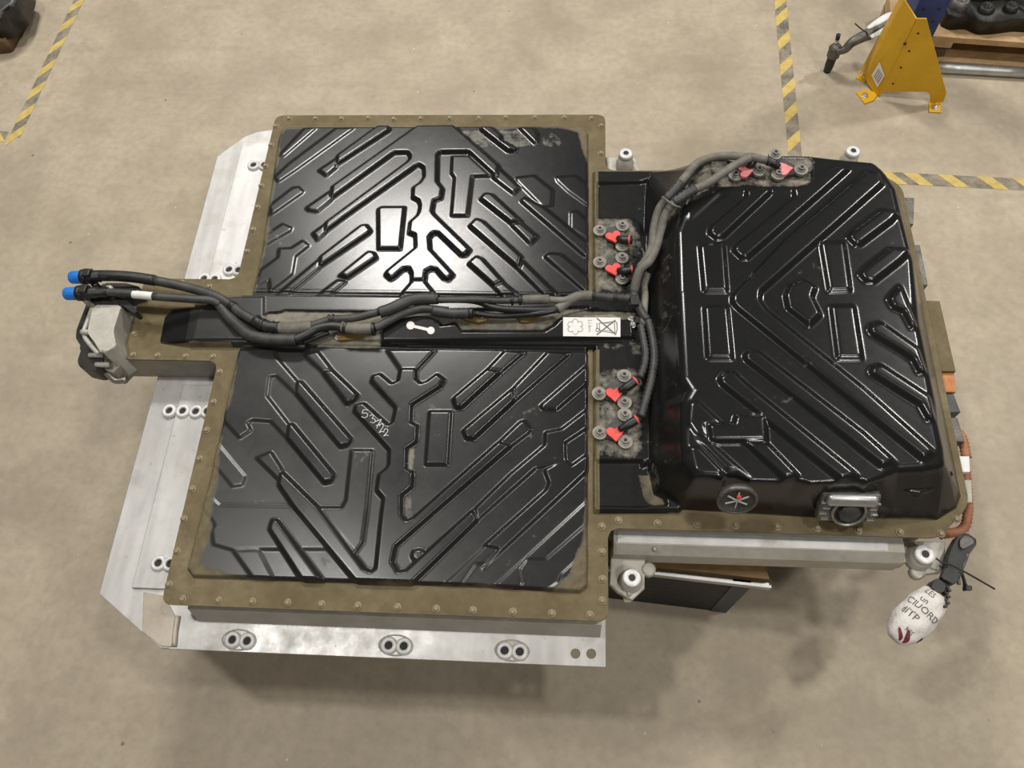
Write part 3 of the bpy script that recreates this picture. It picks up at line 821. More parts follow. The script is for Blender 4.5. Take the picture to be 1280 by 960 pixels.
# ---- flange bolts
bm = bmesh.new()
lathe(bm, [(.0085, 0), (.0085, .0015), (.0058, .002), (.0058, .005), (.0040, .0062)], n=10)
me = bpy.data.meshes.new('flange_bolt'); bmesh.ops.recalc_face_normals(bm, faces=bm.faces); bm.to_mesh(me); bm.free(); me.materials.append(M['bolt'])
BOL = {A0: [(300, 87), (462, 87), (622, 87), (787, 84), (943, 90), (1110, 87), (218, 135), (190, 250), (155, 378), (130, 500), (105, 632), (78, 770), (40, 905)],
       B0: [(205, 85), (385, 85), (550, 80), (730, 80), (912, 80), (1080, 85), (1140, 130), (1138, 300)],
       N1: [(770, 210), (940, 235), (480, 525), (470, 655), (620, 660), (793, 664), (962, 667), (1003, 760), (965, 945)],
       L1: [(185, 527), (140, 705), (97, 890)], L4: [(197, 152), (145, 335), (102, 535), (52, 740), (135, 830), (357, 838), (565, 845), (783, 852), (990, 862)],
       L5: [(8, 862), (230, 872), (474, 880), (714, 890), (940, 898), (1186, 908)], (440, 700, 1280 / 340): [(756, 243), (940, 250), (1120, 258), (1178, 190), (1178, 88)],
       L6: [(750, 637), (750, 480)], RB: [(163, 148), (405, 165), (650, 172), (885, 180), (1140, 188)], R6: [(108, 885), (362, 900), (618, 910), (870, 920), (965, 830)]}
for f_, pts in BOL.items():
    for q in pts:
        p = atf(f_, *q, FZ + .003); p[2] = FZ
        share('flange_bolt', me, p, PACK, (0, 0, rnd.random() * 3))

# ---- rear lower rail on the near side
ya, yb, yc = at(900, 666, FZ - .045)[1], at(900, 684, FZ - .05)[1], at(900, 697, FZ - .065)[1]
x0_, x1_ = at(767, 680, FZ - .05)[0], at(1130, 690, FZ - .05)[0]
bm = bmesh.new()
prof = [(ya + .03, FZ - .045), (yb, FZ - .045), (yc, FZ - .065), (yc, FZ - .125), (ya + .03, FZ - .125)]
va = [bm.verts.new((x0_, y, z)) for y, z in prof]; vb = [bm.verts.new((x1_, y, z)) for y, z in prof]
for i in range(5): bm.faces.new((va[i], va[(i + 1) % 5], vb[(i + 1) % 5], vb[i]))
bm.faces.new(va[::-1]); bm.faces.new(vb)
obj('rear_rail', bm, M['rail_side'], PACK, label='grey chamfered rail below the rear hump')
bm = bmesh.new(); prism(bm, rect(at(772, 672, FZ - .045)[0], yb + .002, at(1109, 680, FZ - .045)[0], ya - .004), FZ - .046, FZ - .0435)
obj('foil_strip', bm, M['alu_light'], PACK, label='bright worn aluminium strip on the rear rail')
for q in ((385, 325), (585, 285), (1000, 300)):
    p = atf(RB, *q, FZ - .05); bm = bmesh.new()
    lathe(bm, [(.005, -.006), (.005, .002), (.003, .003)], p, 10); obj('rivet', bm, M['steel'], PACK)

# ---- mounting brackets with white bushings
def mount(name, outline, zb, cpx, ear=None, tall=.035, rad=.0175, lean=(0, 0, 1), lab=None):
    bm = bmesh.new(); prism(bm, outline, zb - .016, zb, bevel=.003)
    b = obj(name, bm, M['cast_light'], PACK, label=lab)
    c = at(*cpx, zb + tall); c[2] = zb
    bm = bmesh.new(); lathe(bm, [(rad * 1.45, -.004), (rad * 1.45, tall * .30), (rad * 1.2, tall * .36), (rad * 1.18, tall * .75)], c, 22, lean)
    s = obj('bushing_seat', bm, M['cast'], b, True)
    bm = bmesh.new(); lathe(bm, [(rad * 1.12, tall * .7), (rad * 1.12, tall * .93), (rad, tall), (rad * .40, tall), (rad * .36, tall * .9), (rad * .36, tall * .3)], c, 24, lean, True, True)
    obj('bushing_ring', bm, M['ring'], b, True, 'white ring of the mounting bushing')
    bm = bmesh.new(); lathe(bm, [(rad * .42, tall * 1.0 + .0004), (rad * .1, tall * 1.0 + .0004)], c, 16, lean, False, True)
    obj('bushing_bore', bm, M['dark_hole'], b)
    if ear is not None:
        e = at(*ear, zb); bm = bmesh.new()
        lathe(bm, [(.015, -.014), (.015, .004), (.011, .006)], e, 16); obj('bracket_boss', bm, M['cast_light'], b, True)
    return b, c
zb = FZ - .10
b1, c1 = mount('mount_bracket', ptz([(764, 684), (808, 686), (806, 702), (804, 716), (806, 735), (790, 750), (772, 740), (762, 730)], zb), zb, (790, 722), (811, 712),
               lab='pale cast bracket below the flange corner')
bm = bmesh.new(); e = at(787, 740, zb + .004); e2 = at(784, 749, zb - .02)
tube(bm, [e, (e + e2) / 2 + np.array([0, 0, .006]), e2], .006, 8, 3); box(bm, e2, (.018, .014, .012), bevel=.003); obj('clamp_tail', bm, M['cast'], b1, True)
b2, c2 = mount('mount_bracket', ptz([(1130, 676), (1182, 677), (1182, 700), (1176, 716), (1150, 718), (1138, 706), (1128, 690)], zb + .03), zb + .03, (1157, 692.5), (1147, 715), .045, .0185,
               lab='pale cast bracket at the rear corner by the wrapped plug')
bm = bmesh.new(); prism(bm, ptz([(1098, 676), (1134, 677), (1134, 703), (1112, 702)], FZ - .06), FZ - .11, FZ - .06, bevel=.004); obj('rail_end_casting', bm, M['cast'], PACK)
b3, c3 = mount('mount_bracket', ptz([(757, 196), (795, 197), (800, 214), (760, 220)], FZ - .03), FZ - .03, (782.5, 191), None, .055, .0165, lab='grey bracket with bushing beyond the flange notch')
b4, c4 = mount('mount_bracket', [(rx1 - .17, ry1 - .02), (rx1 - .03, ry1 - .02), (rx1 - .04, ry1 + .05), (rx1 - .14, ry1 + .05)], FZ - .03, (1067, 188), None, .055, .0165, lab='bracket mostly hidden behind the rear hump')

# ---- spine: label, wrench mark, hoses
def decal(name, frame, polys, dz, m, parent, thick=.0006, z0=FZ + .03, plane=None):
    bm = bmesh.new()
    for P in polys:
        pts = []
        for q in P:
            if plane is None: pts.append(onf(frame, *q, z0)); continue
            p = atf(frame, *q, z0)
            for _ in range(6): p = atf(frame, *q, plane(p[1]))
            pts.append(p)
        t = [bm.verts.new((p[0], p[1], p[2] + dz + thick)) for p in pts]
        b = [bm.verts.new((p[0], p[1], p[2] + dz)) for p in pts]
        bm.faces.new(t); bm.faces.new(b[::-1])
        for i in range(len(t)): bm.faces.new((t[i], b[i], b[(i + 1) % len(t)], t[(i + 1) % len(t)]))
    return obj(name, bm, m, parent)

def stroke(pts, w):
    """thin quads along a 2-D polyline"""
    out = []
    for a, b in zip(pts[:-1], pts[1:]):
        a, b = np.array(a, float), np.array(b, float); d = b - a; L = np.linalg.norm(d)
        if L < 1e-6: continue
        n = np.array([-d[1], d[0]]) / L * w / 2; e = d / L * w * .3
        out.append([tuple(a + n - e), tuple(b + n + e), tuple(b - n + e), tuple(a - n - e)])
    return out
def ring2(cx, cy, r, w, n=10, a0=0, a1=6.2832):
    return stroke([(cx + r * math.cos(t), cy + r * math.sin(t)) for t in np.linspace(a0, a1, n + 1)], w)

LB = (690, 380, 1280 / 120)
la, lb_ = onf(LB, 500, 210, FZ + .03), onf(LB, 500, 415, FZ + .03)
lplane = lambda y: la[2] + (lb_[2] - la[2]) * (y - la[1]) / (lb_[1] - la[1]) + .0012
lab_ = decal('recycling_label', LB, [[(148, 178), (912, 183), (912, 440), (148, 430)]], 0, M['white'], PACK, .0008, plane=lplane)
lab_['label'] = 'white recycling label with crossed-out bin'
pr = []
for k in range(6):
    t = k * math.pi / 3 + .5; pr += ring2(310 + 72 * math.cos(t), 305 + 66 * math.sin(t), 36, 9, 9, t - 1.9, t + 1.9)
decal('recycling_mark', LB, pr, .001, M['ink_pale'], lab_, .0004, plane=lplane)
cu = bpy.data.curves.new('txt', 'FONT'); cu.body = 'Li-Ion'; cu.size = 1.0; cu.resolution_u = 2
o = bpy.data.objects.new('txt', cu); COL.objects.link(o)
me = bpy.data.meshes.new_from_object(o.evaluated_get(bpy.context.evaluated_depsgraph_get())); bpy.data.objects.remove(o)
for vtx in me.vertices:
    p = None
    q = (482 + vtx.co.y * 75, 212 + vtx.co.x * 72)
    p = atf(LB, *q, FZ + .03)
    for _ in range(6): p = atf(LB, *q, lplane(p[1]))
    vtx.co = Vector((p[0], p[1], p[2] + .0016))
link('printed_text', me, M['ink_pale'], lab_)
pr = stroke([(600, 195), (850, 410)], 15) + stroke([(600, 412), (840, 220)], 15)
decal('cross_strokes', LB, pr, .0015, M['ink'], lab_, .0004, plane=lplane)
pr = stroke([(625, 262), (830, 235), (840, 395), (640, 358), (625, 262)], 9) + stroke([(840, 225), (865, 260), (868, 350), (850, 400)], 11) + ring2(607, 350, 22, 9, 9) \
     + stroke([(598, 262), (600, 328)], 10) + stroke([(700, 258), (810, 262)], 6) + stroke([(700, 352), (810, 372)], 6)
decal('bin_symbol', LB, pr, .001, M['ink'], lab_, .0004, plane=lplane)
# wrench mark
wr = ring2(1050, 675, 11, 26, 14) + ring2(1175, 706, 10, 24, 14) + stroke([(1068, 680), (1155, 700)], 18)
w_ = decal('wrench_mark', D0, wr, .0008, M['white'], PACK, .0006); w_['label'] = 'white spanner symbol'
# handwritten number
HW = (420, 430, S5)
digs = [[(200, 410), (184, 407), (168, 409), (164, 428), (184, 426), (196, 436), (190, 450), (174, 456), (158, 448)],
        [(208, 446), (222, 438), (234, 444), (222, 460), (238, 464), (242, 478), (230, 488), (212, 481)],
        [(242, 480), (262, 472), (280, 466), (262, 495), (250, 522)], [(246, 503), (274, 497)],
        [(268, 508), (276, 494), (290, 496), (290, 512), (266, 547), (282, 540), (298, 544)],
        [(294, 538), (304, 524), (318, 527), (318, 542), (292, 570), (308, 562), (324, 566)]]
bm = bmesh.new()
for dg in digs:
    pts = [onf(HW, *q) + np.array([0, 0, .0012]) for q in dg]
    tube(bm, pts, .00095, 5, 3)
n_ = obj('painted_number', bm, M['chalk'], PACK, True); n_['label'] = 'handwritten white number 53722'

def hose(name, pts, r, m, parent=PACK, ripple=0, step=None, n=12, label=None, sub=6):
    bm = bmesh.new(); tube(bm, pts, r, n, sub, ripple, step); return obj(name, bm, m, parent, True, label)

HZ = FZ + .045
def hp(lst, dz=0):
    out = []
    for f_, x, y, *z in lst: out.append(atf(f_, x, y, (z[0] if z else HZ) + dz))
    return out
h1 = hp([(N1, 160, 172, FZ + .075), (N1, 330, 170, FZ + .075), (N1, 480, 180, FZ + .07), (N1, 610, 200, FZ + .065), (N1, 800, 240, FZ + .055), (N1, 980, 295, FZ + .05), (N1, 1090, 360)])
hose('coolant_hose', h1[:4], .0135, M['hose_black']); hose('coolant_hose', h1[3:], .0118, M['rubber'])
hose('coolant_hose', hp([(N1, 1080, 350), (SP, 190, 250), (SP, 310, 320), (SP, 350, 345)]), 0.0121, M['rubber'])
hose('hose_coupling', hp([(SP, 300, 310, HZ + .002), (SP, 330, 330, HZ + .002), (SP, 390, 355, HZ + .002), (SP, 480, 365, HZ + .002)]), 0.0149, M['hose_black'], ripple=.0012, step=.006)
hose('hose_coupling', hp([(SP, 480, 365), (SP, 560, 370), (SP, 640, 365), (SP, 730, 355)]), 0.0149, M['rubber_dusty'])
hose('coolant_hose', hp([(SP, 700, 355), (SP, 800, 325), (SP, 880, 300), (SP, 1000, 295), (SP, 1100, 280), (SP, 1250, 240)]), 0.0095, M['rubber'])
hose('coolant_hose', hp([(D0, 860, 595, HZ + .012), (D0, 930, 570, HZ + .014), (D0, 1030, 525, HZ + .014), (D0, 1110, 510, HZ + .012), (D0, 1210, 508, HZ + .01)]), 0.0140, M['rubber'])
hose('coolant_hose', hp([(E0, 100, 515), (E0, 300, 515), (E0, 390, 528), (E0, 470, 560), (E0, 560, 575), (E0, 700, 580), (E0, 800, 580), (E0, 870, 572)]), 0.0086, M['hose_black'])
hose('coolant_hose', hp([(E0, 120, 518, HZ + .012), (E0, 350, 515, HZ + .01), (E0, 500, 522, HZ + .01), (E0, 590, 520, HZ + .01), (E0, 670, 517, HZ + .01)]), 0.0077, M['rubber'])
hose('hose_sleeve', hp([(E0, 655, 516, HZ + .01), (E0, 740, 513, HZ + .01), (E0, 820, 512, HZ + .01)]), 0.0113, M['rubber_dusty'])
hose('coolant_hose', hp([(E0, 815, 513, HZ + .01), (E0, 900, 518, HZ + .01), (E0, 960, 505, HZ + .01)]), 0.0077, M['rubber_dusty'])
hose('coolant_hose', hp([(E0, 868, 575), (E0, 910, 545), (E0, 960, 508, HZ + .006), (E0, 1020, 490, HZ + .008), (E0, 1090, 488, HZ + .008)]), 0.0117, M['rubber_dusty'])
hose('corrugated_conduit', hp([(E0, 1085, 490, HZ + .008), (E0, 1200, 500, HZ + .008), (E0, 1300, 505, HZ + .008), (E0, 1370, 510, HZ + .008)]), 0.0099, M['plastic_grey'], ripple=.0014, step=.005)
# second hose
h2 = hp([(N1, 130, 270, FZ + .075), (N1, 300, 272, FZ + .075), (N1, 420, 278, FZ + .073), (N1, 600, 298, FZ + .068), (N1, 800, 312, FZ + .058), (N1, 950, 322, FZ + .052), (N1, 1010, 345, FZ + .046)])
hose('coolant_hose', h2[:4], .0098, M['rubber']); hose('coolant_hose', h2[3:], .0098, M['rubber'])
hose('hose_tag', hp([(N1, 475, 286, FZ + .072), (N1, 535, 291, FZ + .0715), (N1, 595, 297, FZ + .069)]), 0.0101, M['white'], label='white paper tag round the hose')
hose('coolant_hose', hp([(N1, 1000, 335, FZ + .040), (SP, 90, 270, FZ + .036), (SP, 180, 360, FZ + .04), (SP, 270, 425, FZ + .044), (SP, 400, 450, FZ + .044), (SP, 520, 455, FZ + .044), (SP, 610, 455, FZ + .044)]), 0.0140, M['rubber'])
hose('coolant_hose', hp([(SP, 600, 455), (SP, 680, 420), (SP, 770, 370), (SP, 880, 350), (SP, 980, 360)]), 0.0113, M['hose_black'])
hose('hose_coupling', hp([(SP, 960, 358), (SP, 1060, 372), (SP, 1200, 375)]), 0.0140, M['rubber_dusty'])
hose('coolant_hose', hp([(D0, 830, 690), (D0, 890, 660), (D0, 980, 610), (D0, 1070, 580), (D0, 1140, 570), (D0, 1280, 585), ]), 0.0103, M['rubber'])
hose('hose_coupling', hp([(E0, 100, 582), (E0, 230, 600), (E0, 330, 598)]), 0.0121, M['plastic_grey'], ripple=.001, step=.006)
hose('drain_pipe', hp([(SP, 180, 350, FZ + .03), (SP, 290, 450, FZ + .03), (SP, 400, 490, FZ + .03), (SP, 600, 505, FZ + .028), (SP, 680, 510, FZ + .026)]), 0.0067, M['hose_black'])
hose('drain_pipe', hp([(SP, 660, 480, FZ + .03), (SP, 760, 440, FZ + .03), (SP, 860, 400, FZ + .032)]), 0.0056, M['plastic'])
hose('coolant_hose', hp([(E0, 360, 600), (E0, 500, 615, FZ + .035), (E0, 640, 610, FZ + .035), (E0, 760, 600), (E0, 860, 580)]), 0.0072, M['plastic'])
# clamps and coupling rings
for fr_, a_, b_, r_, z_ in ((SP, (300, 305), (318, 318), .0150, HZ), (SP, (345, 340), (365, 348), .0165, HZ + .002), (SP, (862, 303), (876, 299), .0125, HZ), (SP, (890, 299), (902, 298), .0125, HZ),
                            (E0, (585, 520), (600, 520), .0115, HZ + .01), (E0, (632, 518), (650, 517), .0118, HZ + .01), (E0, (1085, 489), (1102, 490), .0135, HZ + .008), (E0, (1215, 501), (1240, 502), .0125, HZ + .008),
                            (SP, (980, 360), (1000, 364), .0160, HZ), (SP, (1190, 375), (1210, 374), .0158, HZ), (E0, (330, 598), (350, 600), .0140, HZ), (D0, (1205, 508), (1222, 509), .0135, HZ + .01),
                            (N1, (1075, 352), (1100, 368), .0132, HZ)):
    hose('hose_clamp', [atf(fr_, *a_, z_), (atf(fr_, *a_, z_) + atf(fr_, *b_, z_)) / 2, atf(fr_, *b_, z_)], r_, M['plastic'], n=14, sub=2)
# ochre hose clips with bolts
def clip(frame, pts, bolt, dz=.008):
    base = [onf(frame, *q) for q in pts]
    z = max(p[2] for p in base) + .003
    bm = bmesh.new(); prism(bm, rounded([tuple(p[:2]) for p in base], .006), z - .004, z + dz, bevel=.002)
    c = obj('hose_clip', bm, M['brass'], PACK)
    p = onf(frame, *bolt); p[2] = z
    bm = bmesh.new(); lathe(bm, [(.0125, 0), (.0125, .004), (.0075, .0045), (.0075, .010), (.0045, .010), (.0045, .006)], p, 14); obj('clip_bolt', bm, M['steel'], c)
clip(E0, [(270, 610), (330, 590), (370, 605), (440, 610), (440, 660), (380, 670), (300, 650)], (410, 630))
clip(E0, [(630, 610), (720, 600), (760, 590), (770, 620), (740, 645), (690, 665), (640, 665)], (655, 632))
clip(D0, [(590, 730), (640, 720), (720, 700), (770, 740), (700, 770), (610, 780)], (615, 745))
for q in ((1065, 150), (1072, 262)):
    p = atf(LB, *q, FZ + .03); p[2] = hz(p[0], p[1])
    bm = bmesh.new(); lathe(bm, [(.0095, -.002), (.0095, .003), (.006, .004), (.006, .008)], p, 14); obj('channel_bolt', bm, M['steel'], PACK)

# ---- high-voltage connectors
def heart(c, s, ang):
    pts = []
    for t in np.linspace(0, 2 * math.pi, 22, endpoint=False):
        x = 16 * math.sin(t) ** 3; y = 13 * math.cos(t) - 5 * math.cos(2 * t) - 2 * math.cos(3 * t) - math.cos(4 * t)
        x, y = x / 17 * s, y / 17 * s
        pts.append((c[0] + x * math.cos(ang) - y * math.sin(ang), c[1] + x * math.sin(ang) + y * math.cos(ang)))
    return pts

def connector(frame, bolts, red, boot, ang, m_red, z0=FZ + .02, lab=None):
    P = [onf(frame, *b, z0) for b in bolts]; z = max(p[2] for p in P)
    cen = sum(P) / 3
    tri = [tuple((cen + (p - cen) * 1.28)[:2]) for p in P]
    if area2(tri) < 0: tri = tri[::-1]
    bm = bmesh.new(); prism(bm, rounded(tri, .022, 5), z - .012, z + .008, bevel=.002)
    c = obj('cable_connector', bm, M['plastic_grey'], PACK, label=lab)
    for p in P:
        bm = bmesh.new(); q = (p[0], p[1], z + .004)
        lathe(bm, [(.0165, 0), (.0165, .008), (.0105, .009), (.0105, .011), (.0072, .011), (.0072, .017), (.0035, .017), (.0035, .013)], q, 16); obj('connector_bolt', bm, M['washer'], c)
        bm = bmesh.new(); lathe(bm, [(.0042, .0175), (.001, .0175)], q, 10, cap0=False); obj('bolt_socket', bm, M['dark_hole'], c)
    rp = atf(frame, *red, z + .02)
    bm = bmesh.new(); prism(bm, rounded([tuple((cen + (p - cen) * .62)[:2]) for p in (P if area2([tuple(p[:2]) for p in P]) > 0 else P[::-1])], .01), z + .006, z + .013, bevel=.002); obj('connector_body', bm, M['plastic_grey'], c)
    hp_ = heart(rp, .0205, ang)
    if area2(hp_) < 0: hp_ = hp_[::-1]
    bm = bmesh.new(); prism(bm, hp_, z + .012, z + .020, bevel=.001); obj('red_lock', bm, m_red, c, label='red lock plate')
    bp = [atf(frame, *q, z + .022 + .004 * k) for k, q in enumerate(boot)]
    bm = bmesh.new(); tube(bm, bp, lambda t: .006 + .0045 * min(1, t * 2.5), 12, 5); obj('cable_boot', bm, M['plastic'], c, True)
    bm = bmesh.new(); e = bp[-1]; d = bp[-1] - bp[-2]; d /= np.linalg.norm(d)
    lathe(bm, [(.0115, -.002), (.0115, .002)], bp[-1] - d * .006, 14, tuple(d)); obj('boot_band', bm, M['red' if m_red is M['red'] else 'plastic_grey'], c)
    return z
connector(R1, [(145, 597), (283, 568), (282, 692)], (230, 615), [(255, 625), (290, 640), (345, 640)], .3, M['red'], lab='upper of the two connectors above the channel end')
connector(R1, [(145, 792), (281, 765), (282, 893)], (230, 815), [(255, 825), (300, 832), (360, 822)], .3, M['red'], lab='lower of the two connectors above the channel end')
connector(L3, [(633, 465), (787, 357), (788, 520)], (728, 452), [(755, 435), (810, 410), (870, 365)], .1, M['red'], lab='upper of the two connectors below the channel end')
connector(L3, [(637, 705), (790, 595), (793, 760)], (733, 694), [(755, 675), (820, 640), (880, 605)], .1, M['red'], lab='lower of the two connectors below the channel end')
connector(R1, [(975, 262), (1118, 235), (960, 145)], (1042, 213), [(1060, 195), (1080, 170), (1090, 140)], 1.7, M['pink'], zt, 'left connector on top of the rear hump')
connector(R2, [(250, 262), (390, 232), (235, 132)], (300, 200), [(270, 190), (225, 165), (190, 150)], 1.7, M['pink'], zt, 'right connector on top of the rear hump')

# ---- grey cables over the hump
zc = FZ + ZR + .03
def cab(lst): return [atf(f_, x, y, z) for f_, x, y, z in lst]
hose('high_voltage_cable', cab([(R2, 190, 150, zc), (R2, 90, 128, zc + .004), (R1, 1060, 138, zc + .006), (R1, 960, 190, zc + .006), (R1, 820, 285, zc + .004), (R1, 730, 330, zc)]), 0.0100, M['rubber_dusty'])
hose('corrugated_conduit', cab([(R1, 735, 325, zc), (R1, 660, 370, zc - .004), (R1, 600, 410, zc - .01)]), 0.0120, M['plastic_grey'], ripple=.0014, step=.005)
hose('high_voltage_cable', cab([(R1, 610, 405, zc - .01), (R1, 550, 480, zc - .03), (R1, 520, 580, zc - .05), (R1, 490, 690, zc - .065), (R1, 450, 770, zc - .07), (R1, 390, 830, zc - .075), (R1, 355, 960, FZ + .05)]), 0.0104, M['rubber_dusty'])
hose('high_voltage_cable', cab([(R1, 1080, 130, zc), (R1, 1000, 125, zc), (R1, 900, 122, zc), (R1, 800, 142, zc), (R1, 735, 175, zc), (R1, 690, 230, zc), (R1, 640, 290, zc - .002)]), 0.0096, M['rubber_dusty'])
hose('corrugated_conduit', cab([(R1, 645, 285, zc), (R1, 600, 340, zc - .006), (R1, 555, 390, zc - .014)]), 0.0112, M['plastic_grey'], ripple=.0014, step=.005)
hose('high_voltage_cable', cab([(R1, 560, 385, zc - .014), (R1, 510, 450, zc - .03), (R1, 480, 560, zc - .05), (R1, 465, 680, zc - .065), (R1, 430, 760, zc - .075), (R1, 390, 810, zc - .08)]), 0.0096, M['rubber_dusty'])
hose('cable_tie', cab([(R1, 530, 375, zc + .002), (R1, 570, 405, zc + .006), (R1, 610, 430, zc + .004), (R1, 640, 440, zc - .01)]), 0.0028, M['rubber_dusty'])
hose('corrugated_conduit', cab([(R1, 400, 690, FZ + .05), (R1, 420, 730, FZ + .05), (R1, 410, 790, FZ + .048)]), 0.0076, M['plastic'], ripple=.001, step=.005)
hose('high_voltage_cable', cab([(R1, 440, 850, FZ + .05), (R1, 420, 920, FZ + .045), (R1, 425, 990, FZ + .045), (L3, 905, 30, FZ + .045)]), 0.0084, M['rubber_dusty'])
hose('high_voltage_cable', cab([(R1, 355, 955, FZ + .05), (PX, 793, 372, FZ + .055), (PX, 801, 388, FZ + .05), (L3, 930, 0, FZ + .05)]), 0.0100, M['plastic_grey'])
hose('corrugated_conduit', cab([(L3, 890, 30, FZ + .045), (L3, 905, 110, FZ + .045), (L3, 920, 200, FZ + .048), (L3, 912, 280, FZ + .045), (L3, 885, 355, FZ + .04)]), 0.0084, M['plastic_grey'], ripple=.0012, step=.005)
hose('corrugated_conduit', cab([(L3, 935, 0, FZ + .05), (L3, 960, 100, FZ + .05), (L3, 975, 230, FZ + .052), (L3, 955, 370, FZ + .05), (L3, 925, 480, FZ + .046), (L3, 890, 595, FZ + .04)]), 0.0092, M['plastic_grey'], ripple=.0012, step=.005)
bm = bmesh.new(); p = at(793, 377, FZ + .06); box(bm, p, (.020, .028, .02), bevel=.004); obj('conduit_clip', bm, M['plastic'], PACK)

# ---- gauge-like vent and fan outlet on the near wall of the hump
def wallframe(px, py, ny, nz):
    p = on(px, py, FZ + .06)
    e = .008
    gx = (hz(p[0] + e, p[1]) - hz(p[0] - e, p[1])) / (2 * e); gy = (hz(p[0], p[1] + e) - hz(p[0], p[1] - e)) / (2 * e)
    n = np.array([0, ny, nz]); n /= np.linalg.norm(n)
    u = np.array([1.0, 0, 0]); v = np.cross(n, u)
    return p, u, v, n
p, u, v, n = wallframe(921, 623, -.93, .36)
rv = 24.5 / 1010 * 1.6
bm = bmesh.new(); lathe(bm, [(rv * 1.0, -.006), (rv * 1.0, .005), (rv * .88, .007), (rv * .86, .003), (rv * .1, .003)], p, 28, tuple(n))
vent = obj('pressure_vent', bm, M['plastic_grey'], PACK, True, 'round spoked vent on the hump wall')
bm = bmesh.new(); lathe(bm, [(rv * 1.03, .002), (rv * 1.03, .0075), (rv * .90, .0085), (rv * .88, .004)], p, 28, tuple(n), False, False); obj('vent_rim', bm, M['grey_metal'], vent, True)
for k in range(3):
    t = k * math.pi / 3 + .5; d = u * math.cos(t) + v * math.sin(t)
    bm = bmesh.new(); tube(bm, [p + n * .004 - d * rv * .62, p + n * .0055, p + n * .004 + d * rv * .62], .0020, 6, 3); obj('vent_spoke', bm, M['ink_pale'], vent)
bm = bmesh.new(); lathe(bm, [(.005, .003), (.005, .007), (.003, .008)], p + v * .010 + u * .002, 10, tuple(n)); obj('vent_indicator', bm, M['red'], vent, label='small red indicator')

p, u, v, n = wallframe(1058, 629, -.84, .54)
Rm = Matrix(((u[0], v[0], n[0]), (u[1], v[1], n[1]), (u[2], v[2], n[2])))
bm = bmesh.new(); box(bm, p + n * .006, (.118, .072, .024), Rm, .006)
fan = obj('pump_outlet', bm, M['grey_metal'], PACK, False, 'grimy grey outlet with round black plug')
bm = bmesh.new(); box(bm, p + v * .026 + n * .022, (.100, .026, .020), Rm, .008, 3); obj('outlet_hood', bm, M['galv'], fan, True)
ro = .0345
c = p - v * .006 + n * .016
bm = bmesh.new(); lathe(bm, [(ro, 0), (ro * 1.02, .008), (ro * .9, .011), (ro * .86, .004)], c, 26, tuple(n), False, False); obj('outlet_ring', bm, M['steel'], fan, True)
bm = bmesh.new(); lathe(bm, [(ro * .88, .004), (ro * .1, .004)], c, 26, tuple(n), False); obj('outlet_gap', bm, M['dark_hole'], fan)
bm = bmesh.new(); lathe(bm, [(ro * .66, .002), (ro * .62, .012), (ro * .3, .015)], c, 8, tuple(n)); obj('outlet_plug', bm, M['plastic_grey'], fan)
for s_ in (-1, 1):
    for k in range(4):
        q = p + u * s_ * (.046 + .005 * (k % 2)) + v * (-.026 + .014 * k) + n * .018
        bm = bmesh.new(); box(bm, q, (.016, .005, .010), Rm, .0015); obj('outlet_fin', bm, M['steel'], fan)

# ---- nose: cast coolant unit, black gasket plate, quick couplings with blue caps
zn = FZ + .055
top = T(N1, [(228, 345), (405, 345), (352, 510), (372, 600), (290, 650), (192, 520)], zn)
if area2(top) < 0: top = top[::-1]
top = rounded(top, .012)
cen = np.mean(np.array(top), 0)
bot = [tuple(cen + (np.array(q) - cen) * 1.06) for q in top]
bm = bmesh.new()
tv = [bm.verts.new((q[0], q[1], zn)) for q in top]; bv = [bm.verts.new((q[0], q[1], FZ - .06)) for q in bot]
ft = bm.faces.new(tv); bm.faces.new(bv[::-1])
for i in range(len(tv)): bm.faces.new((tv[i], bv[i], bv[(i + 1) % len(tv)], tv[(i + 1) % len(tv)]))
bmesh.ops.bevel(bm, geom=list(ft.edges), offset=.006, segments=3, affect='EDGES', profile=.5)
nosebox = obj('nose_casting', bm, M['cast_light'], PACK, False, 'pale cast connector box at the nose')
xn = min(q[0] for q in top)
gp = T(N1, [(205, 320), (235, 330), (175, 520), (215, 590), (290, 660), (300, 740), (240, 760), (150, 740), (138, 700), (165, 620), (128, 560), (132, 510)], FZ - .01)
if area2(gp) < 0: gp = gp[::-1]
bm = bmesh.new(); prism(bm, rounded(gp, .008), FZ - .06, FZ - .005, bevel=.003); obj('connector_plate', bm, M['plastic'], PACK)
hose('gasket_rib', [atf(N1, x, y, zn - .02) for x, y in ((232, 345), (195, 450), (172, 530), (215, 600), (262, 650))], .0055, M['cast_light'], nosebox)
for q in ((255, 347), (195, 518), (245, 660), (285, 718)):
    a = atf(N1, *q, zn - .012 if q[1] < 600 else FZ + .0); bm = bmesh.new(); tube(bm, [a + np.array([-.016, 0, 0]), a, a + np.array([.018, 0, 0])], .0065, 10, 2)
    obj('casting_boss', bm, M['cast_light'], nosebox, True)
bm = bmesh.new(); tube(bm, [atf(N1, 280, 740, FZ - .03), atf(N1, 330, 780, FZ - .04), atf(N1, 370, 815, FZ - .05), atf(N1, 435, 808, FZ - .05)], .009, 10, 4); obj('earth_stud', bm, M['steel'], nosebox, True)
q = T(N1, [(255, 640), (430, 652), (430, 690), (350, 770), (290, 740)], FZ - .012)
if area2(q) < 0: q = q[::-1]
bm = bmesh.new(); prism(bm, rounded(q, .006), FZ - .075, FZ - .012, bevel=.003); obj('nose_corner', bm, M['tray'], PACK)
